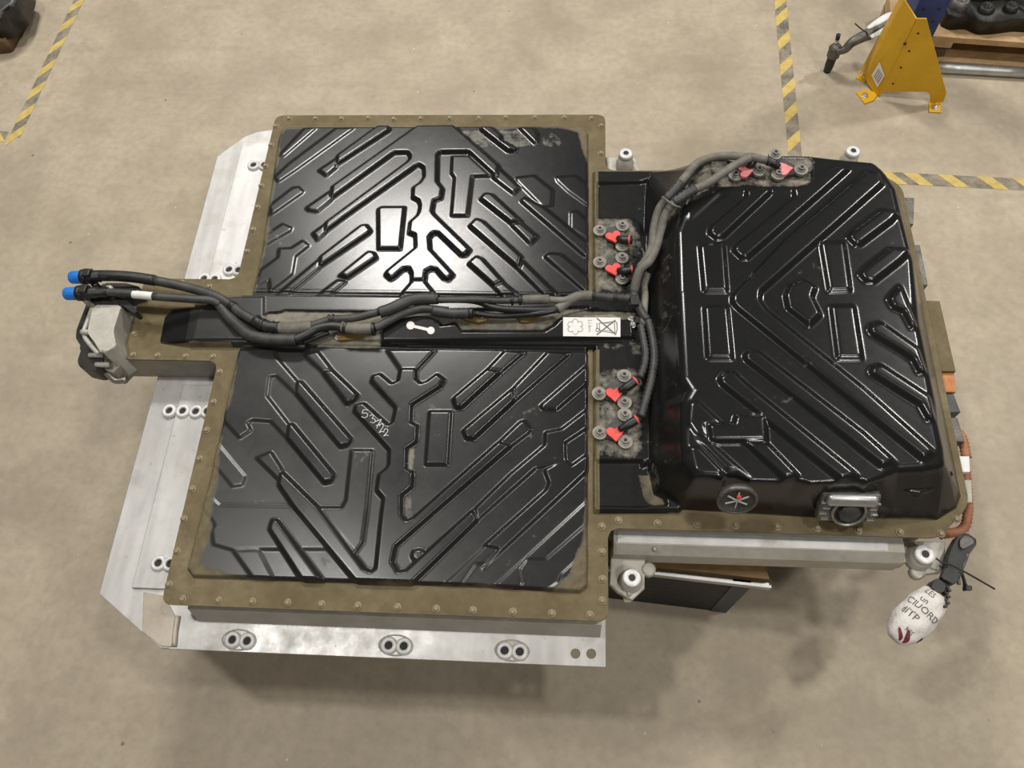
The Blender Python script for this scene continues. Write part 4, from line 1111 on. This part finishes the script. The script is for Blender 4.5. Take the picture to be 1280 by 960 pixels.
# black underside bracket carrying the pipes
bm = bmesh.new(); prism(bm, rounded(T(N1, [(190, 300), (420, 300), (500, 385), (480, 400), (400, 345), (230, 345)], zn + .004), .01), zn - .03, zn + .002, bevel=.003); obj('pipe_holder', bm, M['plastic'], PACK)
bm = bmesh.new(); prism(bm, rounded(T(N1, [(300, 215), (430, 215), (520, 240), (520, 275), (420, 300), (240, 250)], FZ + .04), .006), FZ - .01, FZ + .04, bevel=.003); obj('pipe_holder', bm, M['plastic_grey'], PACK)
def coupling(c0, c1, r, lab):
    a = atf(N1, *c0, FZ + .075); b = atf(N1, *c1, FZ + .075); d = (b - a) / np.linalg.norm(b - a)
    L = np.linalg.norm(b - a)
    bm = bmesh.new(); lathe(bm, [(r * .80, 0), (r * .95, .004), (r, L * .26), (r, L * .29)], a, 18, tuple(d)); cap = obj('blue_cap', bm, M['blue_cap'], PACK, True, lab)
    bm = bmesh.new(); lathe(bm, [(r * 1.02, L * .28), (r * 1.16, L * .30), (r * 1.16, L * .42), (r * .95, L * .44), (r * 1.05, L * .46), (r * 1.2, L * .55), (r * .8, L * .60), (r * .9, L * .75), (r * .72, L * .77), (r * .8, L)], a, 16, tuple(d))
    obj('quick_coupling', bm, M['plastic'], PACK, True)
    s = np.array([-d[1], d[0], 0])
    bm = bmesh.new(); box(bm, a + d * L * .5 + np.array([0, 0, r]), (r * 1.2, r * 1.3, r * .7), bevel=.003); obj('coupling_latch', bm, M['plastic'], PACK)
coupling((90, 182), (330, 172), .0165, 'far blue protective cap'); coupling((57, 282), (320, 272), .0165, 'near blue protective cap')
for q in ((240, 225), (330, 250), (350, 300), (185, 318)):
    a = atf(N1, *q, FZ + .06); bm = bmesh.new(); lathe(bm, [(.009, -.02), (.009, .004), (.006, .006)], a, 12); obj('holder_stud', bm, M['plastic' if q[0] in (240, 350) else 'cast'], PACK, True)

# ---- things peeking out at the far right side of the tray
zs = FZ - .07
def slab(name, pts, z0, z1, m, lab=None):
    q = ptz(pts, z1)
    if area2(q) < 0: q = q[::-1]
    bm = bmesh.new(); prism(bm, q, z0, z1, bevel=.002); return obj(name, bm, m, PACK, label=lab)
slab('side_bracket', [(1085, 246), (1143, 247), (1142, 280), (1085, 280)], zs - .03, zs, M['grey_metal'])
slab('side_bracket', [(1100, 305), (1150, 306), (1160, 356), (1105, 358)], zs - .03, zs, M['grey_metal'])
slab('rear_bracket', [(1120, 374), (1175, 376), (1195, 464), (1135, 464)], FZ - .10, FZ - .06, M['flange'], 'olive bracket at the far end of the battery')
slab('orange_plug', [(1140, 464), (1193, 464), (1195, 490), (1145, 490)], FZ - .10, FZ - .07, M['orange'], 'orange plug at the far end')
slab('grey_plug', [(1150, 492), (1192, 492), (1201, 515), (1155, 518)], FZ - .11, FZ - .075, M['plastic_grey'])
slab('cable_clamp', [(1155, 520), (1197, 522), (1206, 552), (1160, 552)], FZ - .11, FZ - .08, M['grey_metal'])
hose('orange_conduit', [at(1165, 530, FZ - .10), at(1196, 540, FZ - .10), at(1204, 552, FZ - .10), at(1206, 562, FZ - .10), at(1208, 572, FZ - .10)], .0105, M['rust_orange'], ripple=.0012, step=.004)
slab('white_tag', [(1170, 570), (1212, 570), (1213, 590), (1172, 590)], FZ - .10, FZ - .085, M['white'])
hose('orange_conduit', [at(1207, 588, FZ - .11), at(1209, 615, FZ - .11), at(1210, 640, FZ - .115), at(1203, 662, FZ - .12), at(1175, 668, FZ - .12)], .0105, M['rust_orange'], ripple=.0012, step=.004)
slab('cable_clamp', [(1172, 598), (1215, 600), (1216, 628), (1176, 630)], FZ - .11, FZ - .09, M['cast'])

# ---- hanging wiring plug with taped white wrap at the near right corner
PB = (1090, 710, 1280 / 140); PA = (1100, 640, 1280 / 140)
zp = FZ - .04
pts = ptz([fr(PA, 905, 260), fr(PA, 960, 235), fr(PA, 1060, 262), fr(PA, 1125, 345), fr(PA, 1060, 430), fr(PA, 960, 560), fr(PA, 950, 680), fr(PA, 870, 830), fr(PA, 720, 770), fr(PA, 770, 640), fr(PA, 790, 500), fr(PA, 840, 370)], zp)
if area2(pts) < 0: pts = pts[::-1]
bm = bmesh.new(); prism(bm, rounded(pts, .008), zp - .03, zp, bevel=.004)
plug = obj('wiring_plug', bm, M['plastic'], PACK, label='black multi-pin wiring plug hanging by the corner bracket')
q = ptz([fr(PA, 920, 290), fr(PA, 1010, 270), fr(PA, 1085, 345), fr(PA, 1000, 400), fr(PA, 930, 430), fr(PA, 905, 370)], zp + .004)
if area2(q) < 0: q = q[::-1]
bm = bmesh.new(); prism(bm, rounded(q, .006), zp - .005, zp + .006, bevel=.002); obj('plug_end', bm, M['grey_metal'], plug)
q = ptz([fr(PA, 760, 620), fr(PA, 925, 685), fr(PA, 860, 830), fr(PA, 700, 750)], zp + .012)
if area2(q) < 0: q = q[::-1]
bm = bmesh.new(); prism(bm, rounded(q, .004), zp - .004, zp + .012, bevel=.003); obj('plug_housing', bm, M['plastic'], plug)
q = ptz([fr(PB, 680, 190), fr(PB, 745, 110), fr(PB, 860, 190), fr(PB, 810, 290), fr(PB, 690, 250)], zp + .006)
if area2(q) < 0: q = q[::-1]
bm = bmesh.new(); prism(bm, rounded(q, .004), zp - .034, zp + .006, bevel=.003); obj('plug_collar', bm, M['plastic'], plug)
q = ptz([fr(PB, 680, 240), fr(PB, 800, 290), fr(PB, 780, 380), fr(PB, 660, 330)], zp - .002)
if area2(q) < 0: q = q[::-1]
bm = bmesh.new(); prism(bm, rounded(q, .004), zp - .034, zp - .002, bevel=.003); obj('plug_sleeve', bm, M['steel'], plug)
for k in range(7):
    a = atf(PB, 860 - 4 * k + (22 if k % 2 else 0), 225 + 36 * k, zp + .002); bm = bmesh.new(); box(bm, a, (.006, .005, .012), bevel=.001); obj('plug_tooth', bm, M['plastic'], plug)
q = ptz([fr(PB, 835, 215), fr(PB, 890, 215), fr(PB, 895, 330), fr(PB, 850, 480), fr(PB, 805, 480), fr(PB, 830, 330)], zp - .006)
if area2(q) < 0: q = q[::-1]
bm = bmesh.new(); prism(bm, q, zp - .03, zp - .006, bevel=.002); obj('tooth_rack', bm, M['cast'], plug)
hose('cable_tie', [atf(PA, 640, 530, zp + .006), atf(PA, 720, 580, zp + .010), atf(PA, 830, 610, zp + .014), atf(PA, 960, 680, zp + .012), atf(PA, 1120, 770, zp + .004), atf(PA, 1310, 880, zp - .004)], .0022, M['plastic'], plug, n=6)
hose('wire_lead', [atf(PA, 930, 700, zp), atf(PA, 960, 800, zp - .01), atf(PA, 960, 900, zp - .02)], .003, M['plastic'], plug, n=6)
hose('wire_lead', [atf(PA, 940, 690, zp), atf(PA, 985, 830, zp - .006), atf(PA, 1040, 880, zp - .01)], .0026, M['plastic'], plug, n=6)
hose('wire_lead', [atf(PA, 1000, 480, zp), atf(PA, 960, 590, zp - .01), atf(PA, 900, 720, zp - .01), atf(PA, 900, 830, zp - .012)], .004, M['grey_metal'], plug, n=6)
bm = bmesh.new(); box(bm, atf(PA, 1010, 870, zp - .008), (.012, .010, .01), bevel=.002); obj('wire_clip', bm, M['plastic'], plug)

# the wrap: a crumpled bag, tail pulled over the plug
ba, bb = atf(PB, 750, 300, zp - .012), atf(PB, 265, 800, zp - .03)
ax = bb - ba; LA = np.linalg.norm(ax); ax /= LA
sd = np.cross(ax, [0, 0, 1.0]); sd /= np.linalg.norm(sd); nn_ = np.cross(sd, ax)
prof = [(0.0, .55), (.05, .74), (.16, .86), (.32, .98), (.5, 1.03), (.68, 1.0), (.82, .86), (.93, .66), (1.0, .40)]
RW = 198 / PB[2] / FP * 1.75
def bagpt(s, t, lift=0.0):
    r = np.interp(s, [q[0] for q in prof], [q[1] for q in prof]) * RW
    cr = 1 + .035 * math.sin(7 * t + 11 * s) + .03 * math.sin(13 * t - 17 * s) + .02 * math.sin(23 * s + 3 * t)
    return ba + ax * s * LA * 1.03 + sd * (r * cr + lift) * math.cos(t) + nn_ * (r * .72 * cr + lift) * math.sin(t)
bm = bmesh.new(); rings = []
for s in np.linspace(0, 1, 26):
    rings.append([bm.verts.new(Vector(bagpt(s, 2 * math.pi * k / 32))) for k in range(32)])
for a, b in zip(rings[:-1], rings[1:]):
    for k in range(32): bm.faces.new((a[k], a[(k + 1) % 32], b[(k + 1) % 32], b[k]))
bm.faces.new(rings[0][::-1]); bm.faces.new(rings[-1])
wrap = obj('plastic_wrap', bm, M['wrap'], plug, True, 'crumpled white printed plastic wrap over the plug end')
def bagtext(txt, s0, t0, size, m):
    cu = bpy.data.curves.new('txt', 'FONT'); cu.body = txt; cu.size = 1.0; cu.resolution_u = 2
    o = bpy.data.objects.new('txt', cu); COL.objects.link(o)
    me = bpy.data.meshes.new_from_object(o.evaluated_get(bpy.context.evaluated_depsgraph_get())); bpy.data.objects.remove(o)
    for vtx in me.vertices:
        u_, v_ = vtx.co.x * size, vtx.co.y * size
        s = s0 - v_ * .38; t = t0 + u_ * 1.35
        vtx.co = Vector(bagpt(min(1, max(0, s)), t, .0008))
    return link('printed_text', me, m, wrap)
bagtext('CIUORD', .44, .45, .40, M['wrap_ink'])
bagtext('dITP', .62, .60, .42, M['wrap_ink'])
bagtext('un', .30, .95, .36, M['wrap_ink'])
bagtext('LES', .15, .8, .34, M['wrap_ink'])
bagtext('KFS', .82, 1.5, .26, M['wrap_ink'])
def bagstripe(s0, t0, s1, t1, w):
    bm = bmesh.new(); L = [], []
    for k in range(7):
        f = k / 6; s = s0 + (s1 - s0) * f; t = t0 + (t1 - t0) * f; ww = w * math.sin(math.pi * (.12 + .76 * f))
        L[0].append(bm.verts.new(Vector(bagpt(min(1, s), t + ww, .0009)))); L[1].append(bm.verts.new(Vector(bagpt(min(1, s), t - ww, .0009))))
    for k in range(6): bm.faces.new((L[0][k], L[0][k + 1], L[1][k + 1], L[1][k]))
    obj('maroon_print', bm, M['wrap_red'], wrap)
bagstripe(.78, math.pi / 2 + .15, .97, math.pi / 2 + .75, .20)
bagstripe(.84, math.pi / 2 - .35, .98, math.pi / 2 + .35, .2)
bagstripe(.70, math.pi / 2 + 1.15, .80, math.pi / 2 + 1.45, .2)

# ------------------------------------------------------------------ stand under the battery
STAND = thing('battery_stand', 'black panelled stand carrying the battery, one corner showing under the rear rail', 'stand', (0.0, .95, 0))
d_ = np.array([.315, -.026]) / np.hypot(.315, .026); nrm = np.array([-d_[1], d_[0]])
o_ = np.array([.425, .427])
def sp(a, b): return tuple(o_ + d_ * a + nrm * b)
bm = bmesh.new(); prism(bm, [sp(-.86, 0), sp(0, 0), sp(0, 1.0), sp(-.86, 1.0)], 0, .305); obj('side_panel', bm, M['stand_black'], STAND)
bm = bmesh.new(); prism(bm, [sp(-.035, -.002), sp(.006, -.002), sp(.006, .05), sp(-.035, .05)], 0, .306); obj('corner_post', bm, M['stand_blue'], STAND)
bm = bmesh.new(); prism(bm, [sp(-.86, -.004), sp(.046, -.004), sp(.046, .002), sp(-.86, .002)], .303, .328); obj('steel_angle', bm, M['galv'], STAND)
bm = bmesh.new(); prism(bm, [sp(-.86, -.004), sp(.046, -.004), sp(.046, .012), sp(-.86, .012)], .303, .306); obj('steel_angle', bm, M['galv'], STAND)
bm = bmesh.new(); prism(bm, [sp(-.86, .010), sp(.040, .012), sp(.012, .10), sp(.012, .98), sp(-.86, .98)], .306, FZ - .16); obj('fibre_board', bm, M['cardboard'], STAND, label='brown board between stand and battery')

# ------------------------------------------------------------------ rack upright with yellow guard
GUARD = thing('post_guard', 'yellow folded steel post guard bolted to the floor', 'post guard', (1.16, 2.29, 0))
hf = .305
gy = 2.27
g0 = at(1098.5, 122, 0.0); g1 = at(1167, 130, 0.0); gu = (g1 - g0) / np.linalg.norm(g1 - g0)
gn = np.array([gu[1], -gu[0], 0.0])                       # the front sheet's outward direction
def plate(bm, a, inward, th):
    """vertical sheet from quads: a list of 3-D corners, thickened along its normal"""
    n = -Vector(inward).normalized() * th
    t = [bm.verts.new(Vector(p)) for p in a]; k = [bm.verts.new(Vector(p) - n) for p in a]
    bm.faces.new(t); bm.faces.new(k[::-1])
    for i in range(len(a)): bm.faces.new((t[i], k[i], k[(i + 1) % len(a)], t[(i + 1) % len(a)]))
def G(px, py, z):
    return tuple(at(px, py, z))
def gfront(px, py):       # point of the front sheet (plane y = gy) seen at a pixel
    d = ROT @ np.array([px - 640, 480 - py, FP])
    t = (gn @ (g0 - CAM)) / (gn @ d); p = CAM + d * t; return (p[0], p[1], max(p[2], .004))
Q = (980, 0, 1280 / 300)
fold_b = tuple(g0); fold_t = gfront(*fr(Q, 705, 100))
front = [gfront(*fr(Q, *q)) for q in ((520, 490), (765, 490), (778, 505), (778, 548), (848, 545), (866, 500), (862, 480), (760, 100), (710, 100))]
bm = bmesh.new(); plate(bm, front, -gn, .004); obj('front_sheet', bm, M['yellow_steel'], GUARD)
# left folded sheet runs back and to the left
lx, ly = fold_b[0] - .045, fold_b[1] + .075
zz_t = fold_t[2]
sn = np.array([.86, .51, 0.0])
side = [tuple(fold_b), tuple(fold_t), (fold_t[0] - .030, ly, zz_t + .012), (lx, ly, .03), (lx + .01, ly - .02, .012), (fold_b[0] - .01, fold_b[1] + .012, .0)]
bm = bmesh.new(); plate(bm, side, sn, .004); obj('side_sheet', bm, M['yellow_steel'], GUARD)
bm = bmesh.new(); plate(bm, [(fold_t[0] - .030, ly, zz_t + .012), (lx, ly, .03), (lx, ly + .06, .0), (fold_t[0] - .02, ly + .05, zz_t + .012)], (1, 0, 0), .004); obj('back_flange', bm, M['yellow_steel'], GUARD)
for pts, bolt in (([(385, 495), (440, 475), (500, 500), (480, 535), (432, 553)], (432, 508)), ([(412, 367), (455, 375), (460, 400), (430, 440), (383, 415)], (423, 392)),
                  ([(772, 545), (838, 548), (836, 600), (774, 597)], (805, 570))):
    q = T(Q, pts, .004)
    if area2(q) < 0: q = q[::-1]
    bm = bmesh.new(); prism(bm, q, 0, .005, bevel=.001); tb = obj('foot_tab', bm, M['yellow_steel'], GUARD)
    p = atf(Q, *bolt, .008); p[2] = .005
    bm = bmesh.new(); lathe(bm, [(.0115, 0), (.0115, .002), (.0075, .0022), (.0075, .009), (.004, .010), (.004, .018)], p, 10); obj('anchor_bolt', bm, M['chrome'], tb)
for q in ((715, 178), (668, 272), (624, 360), (582, 446)):
    p = gfront(*fr(Q, *q)); bm = bmesh.new(); lathe(bm, [(.0042, .0004), (.001, .0006)], p, 10, tuple(gn)); obj('punched_hole', bm, M['dark_hole'], GUARD)
p = gfront(*fr(Q, 645, 232)); bm = bmesh.new(); lathe(bm, [(.005, 0), (.005, .003), (.003, .004)], p, 10, tuple(gn)); obj('bolt_head', bm, M['dark_hole'], GUARD)
# paper sticker on the side sheet
A_ = np.array(side[0]); B_ = np.array(side[3]); C_ = np.array(side[2]); D_ = np.array(side[1])
def sidept(s, t, lift):
    p = (A_ * (1 - s) + B_ * s) * (1 - t) + (D_ * (1 - s) + C_ * s) * t
    n = np.cross(B_ - A_, D_ - A_); n /= np.linalg.norm(n)
    if n[0] > 0: n = -n
    return tuple(p + n * lift)
bm = bmesh.new(); qa = [sidept(s, t, .005) for s, t in ((.22, .08), (.72, .10), (.66, .30), (.16, .26))]; vs = [bm.verts.new(q) for q in qa]; vs2 = [bm.verts.new(sidept(s, t, .0056)) for s, t in ((.22, .08), (.72, .10), (.66, .30), (.16, .26))]
bm.faces.new(vs); bm.faces.new(vs2[::-1])
for i in range(4): bm.faces.new((vs[i], vs2[i], vs2[(i + 1) % 4], vs[(i + 1) % 4]))
st = obj('paper_sticker', bm, M['white'], GUARD, label='small white printed sticker')
for k in range(4):
    bm = bmesh.new(); s0 = .28 + .09 * k
    vs = [bm.verts.new(sidept(s, t, .0062)) for s, t in ((s0, .12), (s0 + .035, .12), (s0 + .0, .25), (s0 - .035, .25))]; bm.faces.new(vs); obj('print_line', bm, M['ink'], st)

POST = thing('rack_post', 'blue perforated pallet rack post behind the yellow guard', 'rack post', (1.16, 2.42, 0))
bm = bmesh.new()
cs = [(x + .03, y) for x, y in [(1.105, 2.36), (1.205, 2.36), (1.212, 2.375), (1.212, 2.45), (1.196, 2.45), (1.196, 2.372), (1.121, 2.372), (1.121, 2.45), (1.105, 2.45)]]
prism(bm, cs, 0, 1.6); obj('post_channel', bm, M['blue_steel'], POST)
for k in range(14):
    for x in (1.160, 1.210):
        bm = bmesh.new(); lathe(bm, [(.007, .0004), (.001, .0006)], (x, 2.36, .12 + .05 * k), 6, (0, -1, 0)); obj('post_slot', bm, M['dark_hole'], POST)
    bm = bmesh.new(); lathe(bm, [(.006, .0004), (.001, .0006)], (1.242, 2.41, .12 + .05 * k), 6, (1, 0, 0)); obj('post_slot', bm, M['dark_hole'], POST)

# ------------------------------------------------------------------ pallet, axle parts, tube
zpt = .122
K = (1100, 0, 1280 / 180)
pa, pb = atf(K, 490, 322, zpt), atf(K, 1280, 378, zpt)
ud = (pb - pa)[:2]; ud /= np.linalg.norm(ud); vd = np.array([-ud[1], ud[0]])
PAL = thing('wooden_pallet', 'pine pallet under the black axle part beside the rack', 'pallet', (pa[0] + .5, pa[1] + .3, 0))
def pb_(a, b): return tuple(pa[:2] + ud * a + vd * b)
x0p, x1p = -.03, 1.1
for b0, w in ((0, .11), (.15, .10), (.30, .14), (.48, .10), (.64, .11)):
    bm = bmesh.new(); prism(bm, [pb_(x0p, b0), pb_(x1p, b0), pb_(x1p, b0 + w), pb_(x0p, b0 + w)], zpt - .022, zpt, bevel=.002); obj('top_board', bm, M['wood'], PAL)
for a0 in (-.03, .48, 1.0):
    bm = bmesh.new(); prism(bm, [pb_(a0, 0), pb_(a0 + .1, 0), pb_(a0 + .1, .75), pb_(a0, .75)], zpt - .044, zpt - .022); obj('cross_board', bm, M['wood'], PAL)
    for b0 in (.02, .32, .62):
        bm = bmesh.new(); prism(bm, [pb_(a0, b0), pb_(a0 + .1, b0), pb_(a0 + .1, b0 + .13), pb_(a0, b0 + .13)], .022, zpt - .044); obj('pallet_block', bm, M['wood_dark'], PAL)
for b0 in (0.0, .32, .62):
    bm = bmesh.new(); prism(bm, [pb_(x0p, b0), pb_(x1p, b0), pb_(x1p, b0 + .13), pb_(x0p, b0 + .13)], 0, .022, bevel=.002); obj('bottom_board', bm, M['wood'], PAL)

AX = thing('axle_carrier', 'greasy black axle carrier lying on the pine pallet', 'axle part', (pa[0] + .3, pa[1] + .15, zpt))
out = [(.02, .05), (.05, .035), (.10, .045), (.14, .02), (.19, .028), (.26, .05), (.33, .05), (.38, .022), (.43, .03), (.55, .05), (.8, .06), (.8, .17), (.5, .17), (.4, .15), (.3, .18), (.2, .16), (.1, .17), (.02, .15)]
bm = bmesh.new(); prism(bm, rounded([pb_(*q) for q in out], .012), zpt, zpt + .055, bevel=.010); obj('carrier_body', bm, M['black_metal'], AX, True)
for a, b, r, h, mm in ((.06, .09, .034, .085, 'grey_metal'), (.15, .08, .028, .072, 'black_metal'), (.23, .09, .024, .075, 'black_metal'), (.37, .06, .026, .066, 'grey_metal'), (.42, .12, .034, .082, 'black_metal')):
    q = pb_(a, b); bm = bmesh.new(); lathe(bm, [(r, .0), (r, h * .8), (r * .8, h), (r * .45, h), (r * .4, h * .7)], (q[0], q[1], zpt), 18); obj('carrier_boss', bm, M[mm], AX, True)
bm = bmesh.new(); tube(bm, [(*pb_(.20, .19), zpt + .08), (*pb_(.27, .12), zpt + .085), (*pb_(.335, .045), zpt + .08), (*pb_(.40, .07), zpt + .08), (*pb_(.5, .12), zpt + .08)], .006, 8, 5); obj('bent_rod', bm, M['steel'], AX, True)
bm = bmesh.new(); tube(bm, [(*pb_(-.01, .16), zpt + .06), (*pb_(.12, .14), zpt + .075), (*pb_(.25, .17), zpt + .06)], .016, 10, 5); obj('carrier_arm', bm, M['grey_metal'], AX, True)

# second pallet further back
PAL2 = thing('wooden_pallet', 'pine boards of the pallet behind the axle part, at the top right', 'pallet', (pa[0] + .4, pa[1] + .95, 0))
for b0 in (.95, 1.08):
    bm = bmesh.new(); prism(bm, [pb_(-.25, b0), pb_(.9, b0), pb_(.9, b0 + .1), pb_(-.25, b0 + .1)], .0, .144, bevel=.003); obj('pallet_board', bm, M['wood'], PAL2)

TB = thing('steel_tube', 'galvanised steel tube lying on the floor before the pallet', 'tube', (pa[0] + .3, pa[1] - .15, 0))
ta, tb2 = atf(K, 500, 600, .018), atf(K, 1340, 648, .018)
bm = bmesh.new(); tube(bm, [ta, (ta + tb2) / 2, tb2], .018, 14, 2); obj('tube_wall', bm, M['galv'], TB, True)
bm = bmesh.new(); dd = (ta - tb2) / np.linalg.norm(ta - tb2); lathe(bm, [(.0155, .0005), (.002, .0005)], ta, 14, tuple(dd), False); obj('tube_bore', bm, M['dark_hole'], TB)

# control arm with ball joint and white foil
zc2 = .13
CA = thing('control_arm', 'grey suspension control arm with ball joint and white foil strips', 'control arm', (1.0, 2.39, 0))
U = (980, 0, 1280 / 180)
bj = atf(U, 450, 455, .09)
bm = bmesh.new(); tube(bm, [atf(U, 470, 460, .10), atf(U, 540, 440, .11), atf(U, 600, 380, zc2), atf(U, 680, 335, zc2 + .01), atf(U, 760, 300, zc2 + .015), atf(U, 880, 240, zc2 + .02), atf(U, 1010, 160, zc2 + .025)], lambda t: .012 + .008 * min(1, t * 1.6), 12, 5)
obj('arm_bar', bm, M['grey_metal'], CA, True)
bm = bmesh.new(); lathe(bm, [(.016, -.025), (.022, -.02), (.022, .0), (.020, .008), (.024, .012), (.018, .022), (.010, .030)], bj, 16); obj('ball_joint', bm, M['grey_metal'], CA, True)
bm = bmesh.new(); lathe(bm, [(.007, .028), (.007, .05)], bj, 12, (-.10, .05, 1)); obj('joint_pin', bm, M['chrome'], CA, True)
bm = bmesh.new(); lathe(bm, [(.0075, .050), (.0075, .068)], bj, 12, (-.10, .05, 1)); obj('pin_thread', bm, M['black_metal'], CA, True)
bm = bmesh.new(); lathe(bm, [(.013, -.09), (.016, -.06), (.016, -.02)], bj, 14); obj('shade_stub', bm, M['black_metal'], CA)  # added dark stub, standing where only the joint's shadow lies
for offs, s in ((np.array([-.004, .016, .010]), 0), (np.array([.004, -.018, .004]), 1)):
    bm = bmesh.new(); tube(bm, [atf(U, 750, 305, zc2 + .02) + offs, atf(U, 850, 255, zc2 + .024) + offs * 1.2, atf(U, 940, 200, zc2 + .028) + offs * 1.2, atf(U, 1010, 160, zc2 + .03) + offs], lambda t: .004 + .011 * math.sin(math.pi * (.1 + .8 * t)), 8, 5, flat=.5)
    obj('white_foil', bm, M['white'], CA, True)
hose('zip_tie', [atf(U, 630, 208, zc2 + .06), atf(U, 690, 260, zc2 + .045), atf(U, 735, 290, zc2 + .036), atf(U, 745, 330, zc2 + .02)], .0022, M['plastic'], CA, n=6)

# wooden block at the top, left of the guard tip
BL = thing('wooden_block', 'small pine block just left of the yellow guard tip', 'wood block', (1.09, 2.62, 0))
q = T(U, [(935, -60), (1060, -60), (1050, 60), (1000, 125), (945, 95)], .10)
if area2(q) < 0: q = q[::-1]
bm = bmesh.new(); prism(bm, q, 0, .10, bevel=.003); obj('block_body', bm, M['wood'], BL)
bm = bmesh.new(); prism(bm, [tuple(np.array(q).mean(0) + (np.array(p) - np.array(q).mean(0)) * 1.04) for p in q], .046, .050); obj('glue_line', bm, M['wood_dark'], BL)

# dark machine part cut by the upper left picture corner
DK = thing('dark_machine_part', 'black machine part with painted brown reflection in the upper left corner', 'machine part', tuple(at(-20, 0, 0)[:2]) + (0,))
C4 = (0, 0, 1280 / 120)
q = T(C4, [(-900, -700), (420, -400), (330, 0), (250, 180), (150, 350), (60, 520), (0, 545), (-200, 560), (-900, 600)], .06)
if area2(q) < 0: q = q[::-1]
bm = bmesh.new(); prism(bm, rounded(q, .03), 0, .06, bevel=.02); obj('brown_reflection', bm, M['wood_dark'], DK, True)  # brown reflection of the black part, put in as a brown slab
q = T(C4, [(-900, -700), (300, -300), (190, 60), (70, 100), (10, 220), (-300, 260), (-900, 300)], .15)
if area2(q) < 0: q = q[::-1]
bm = bmesh.new(); prism(bm, rounded(q, .03), .05, .15, bevel=.02); obj('black_cover', bm, M['plastic'], DK, True)
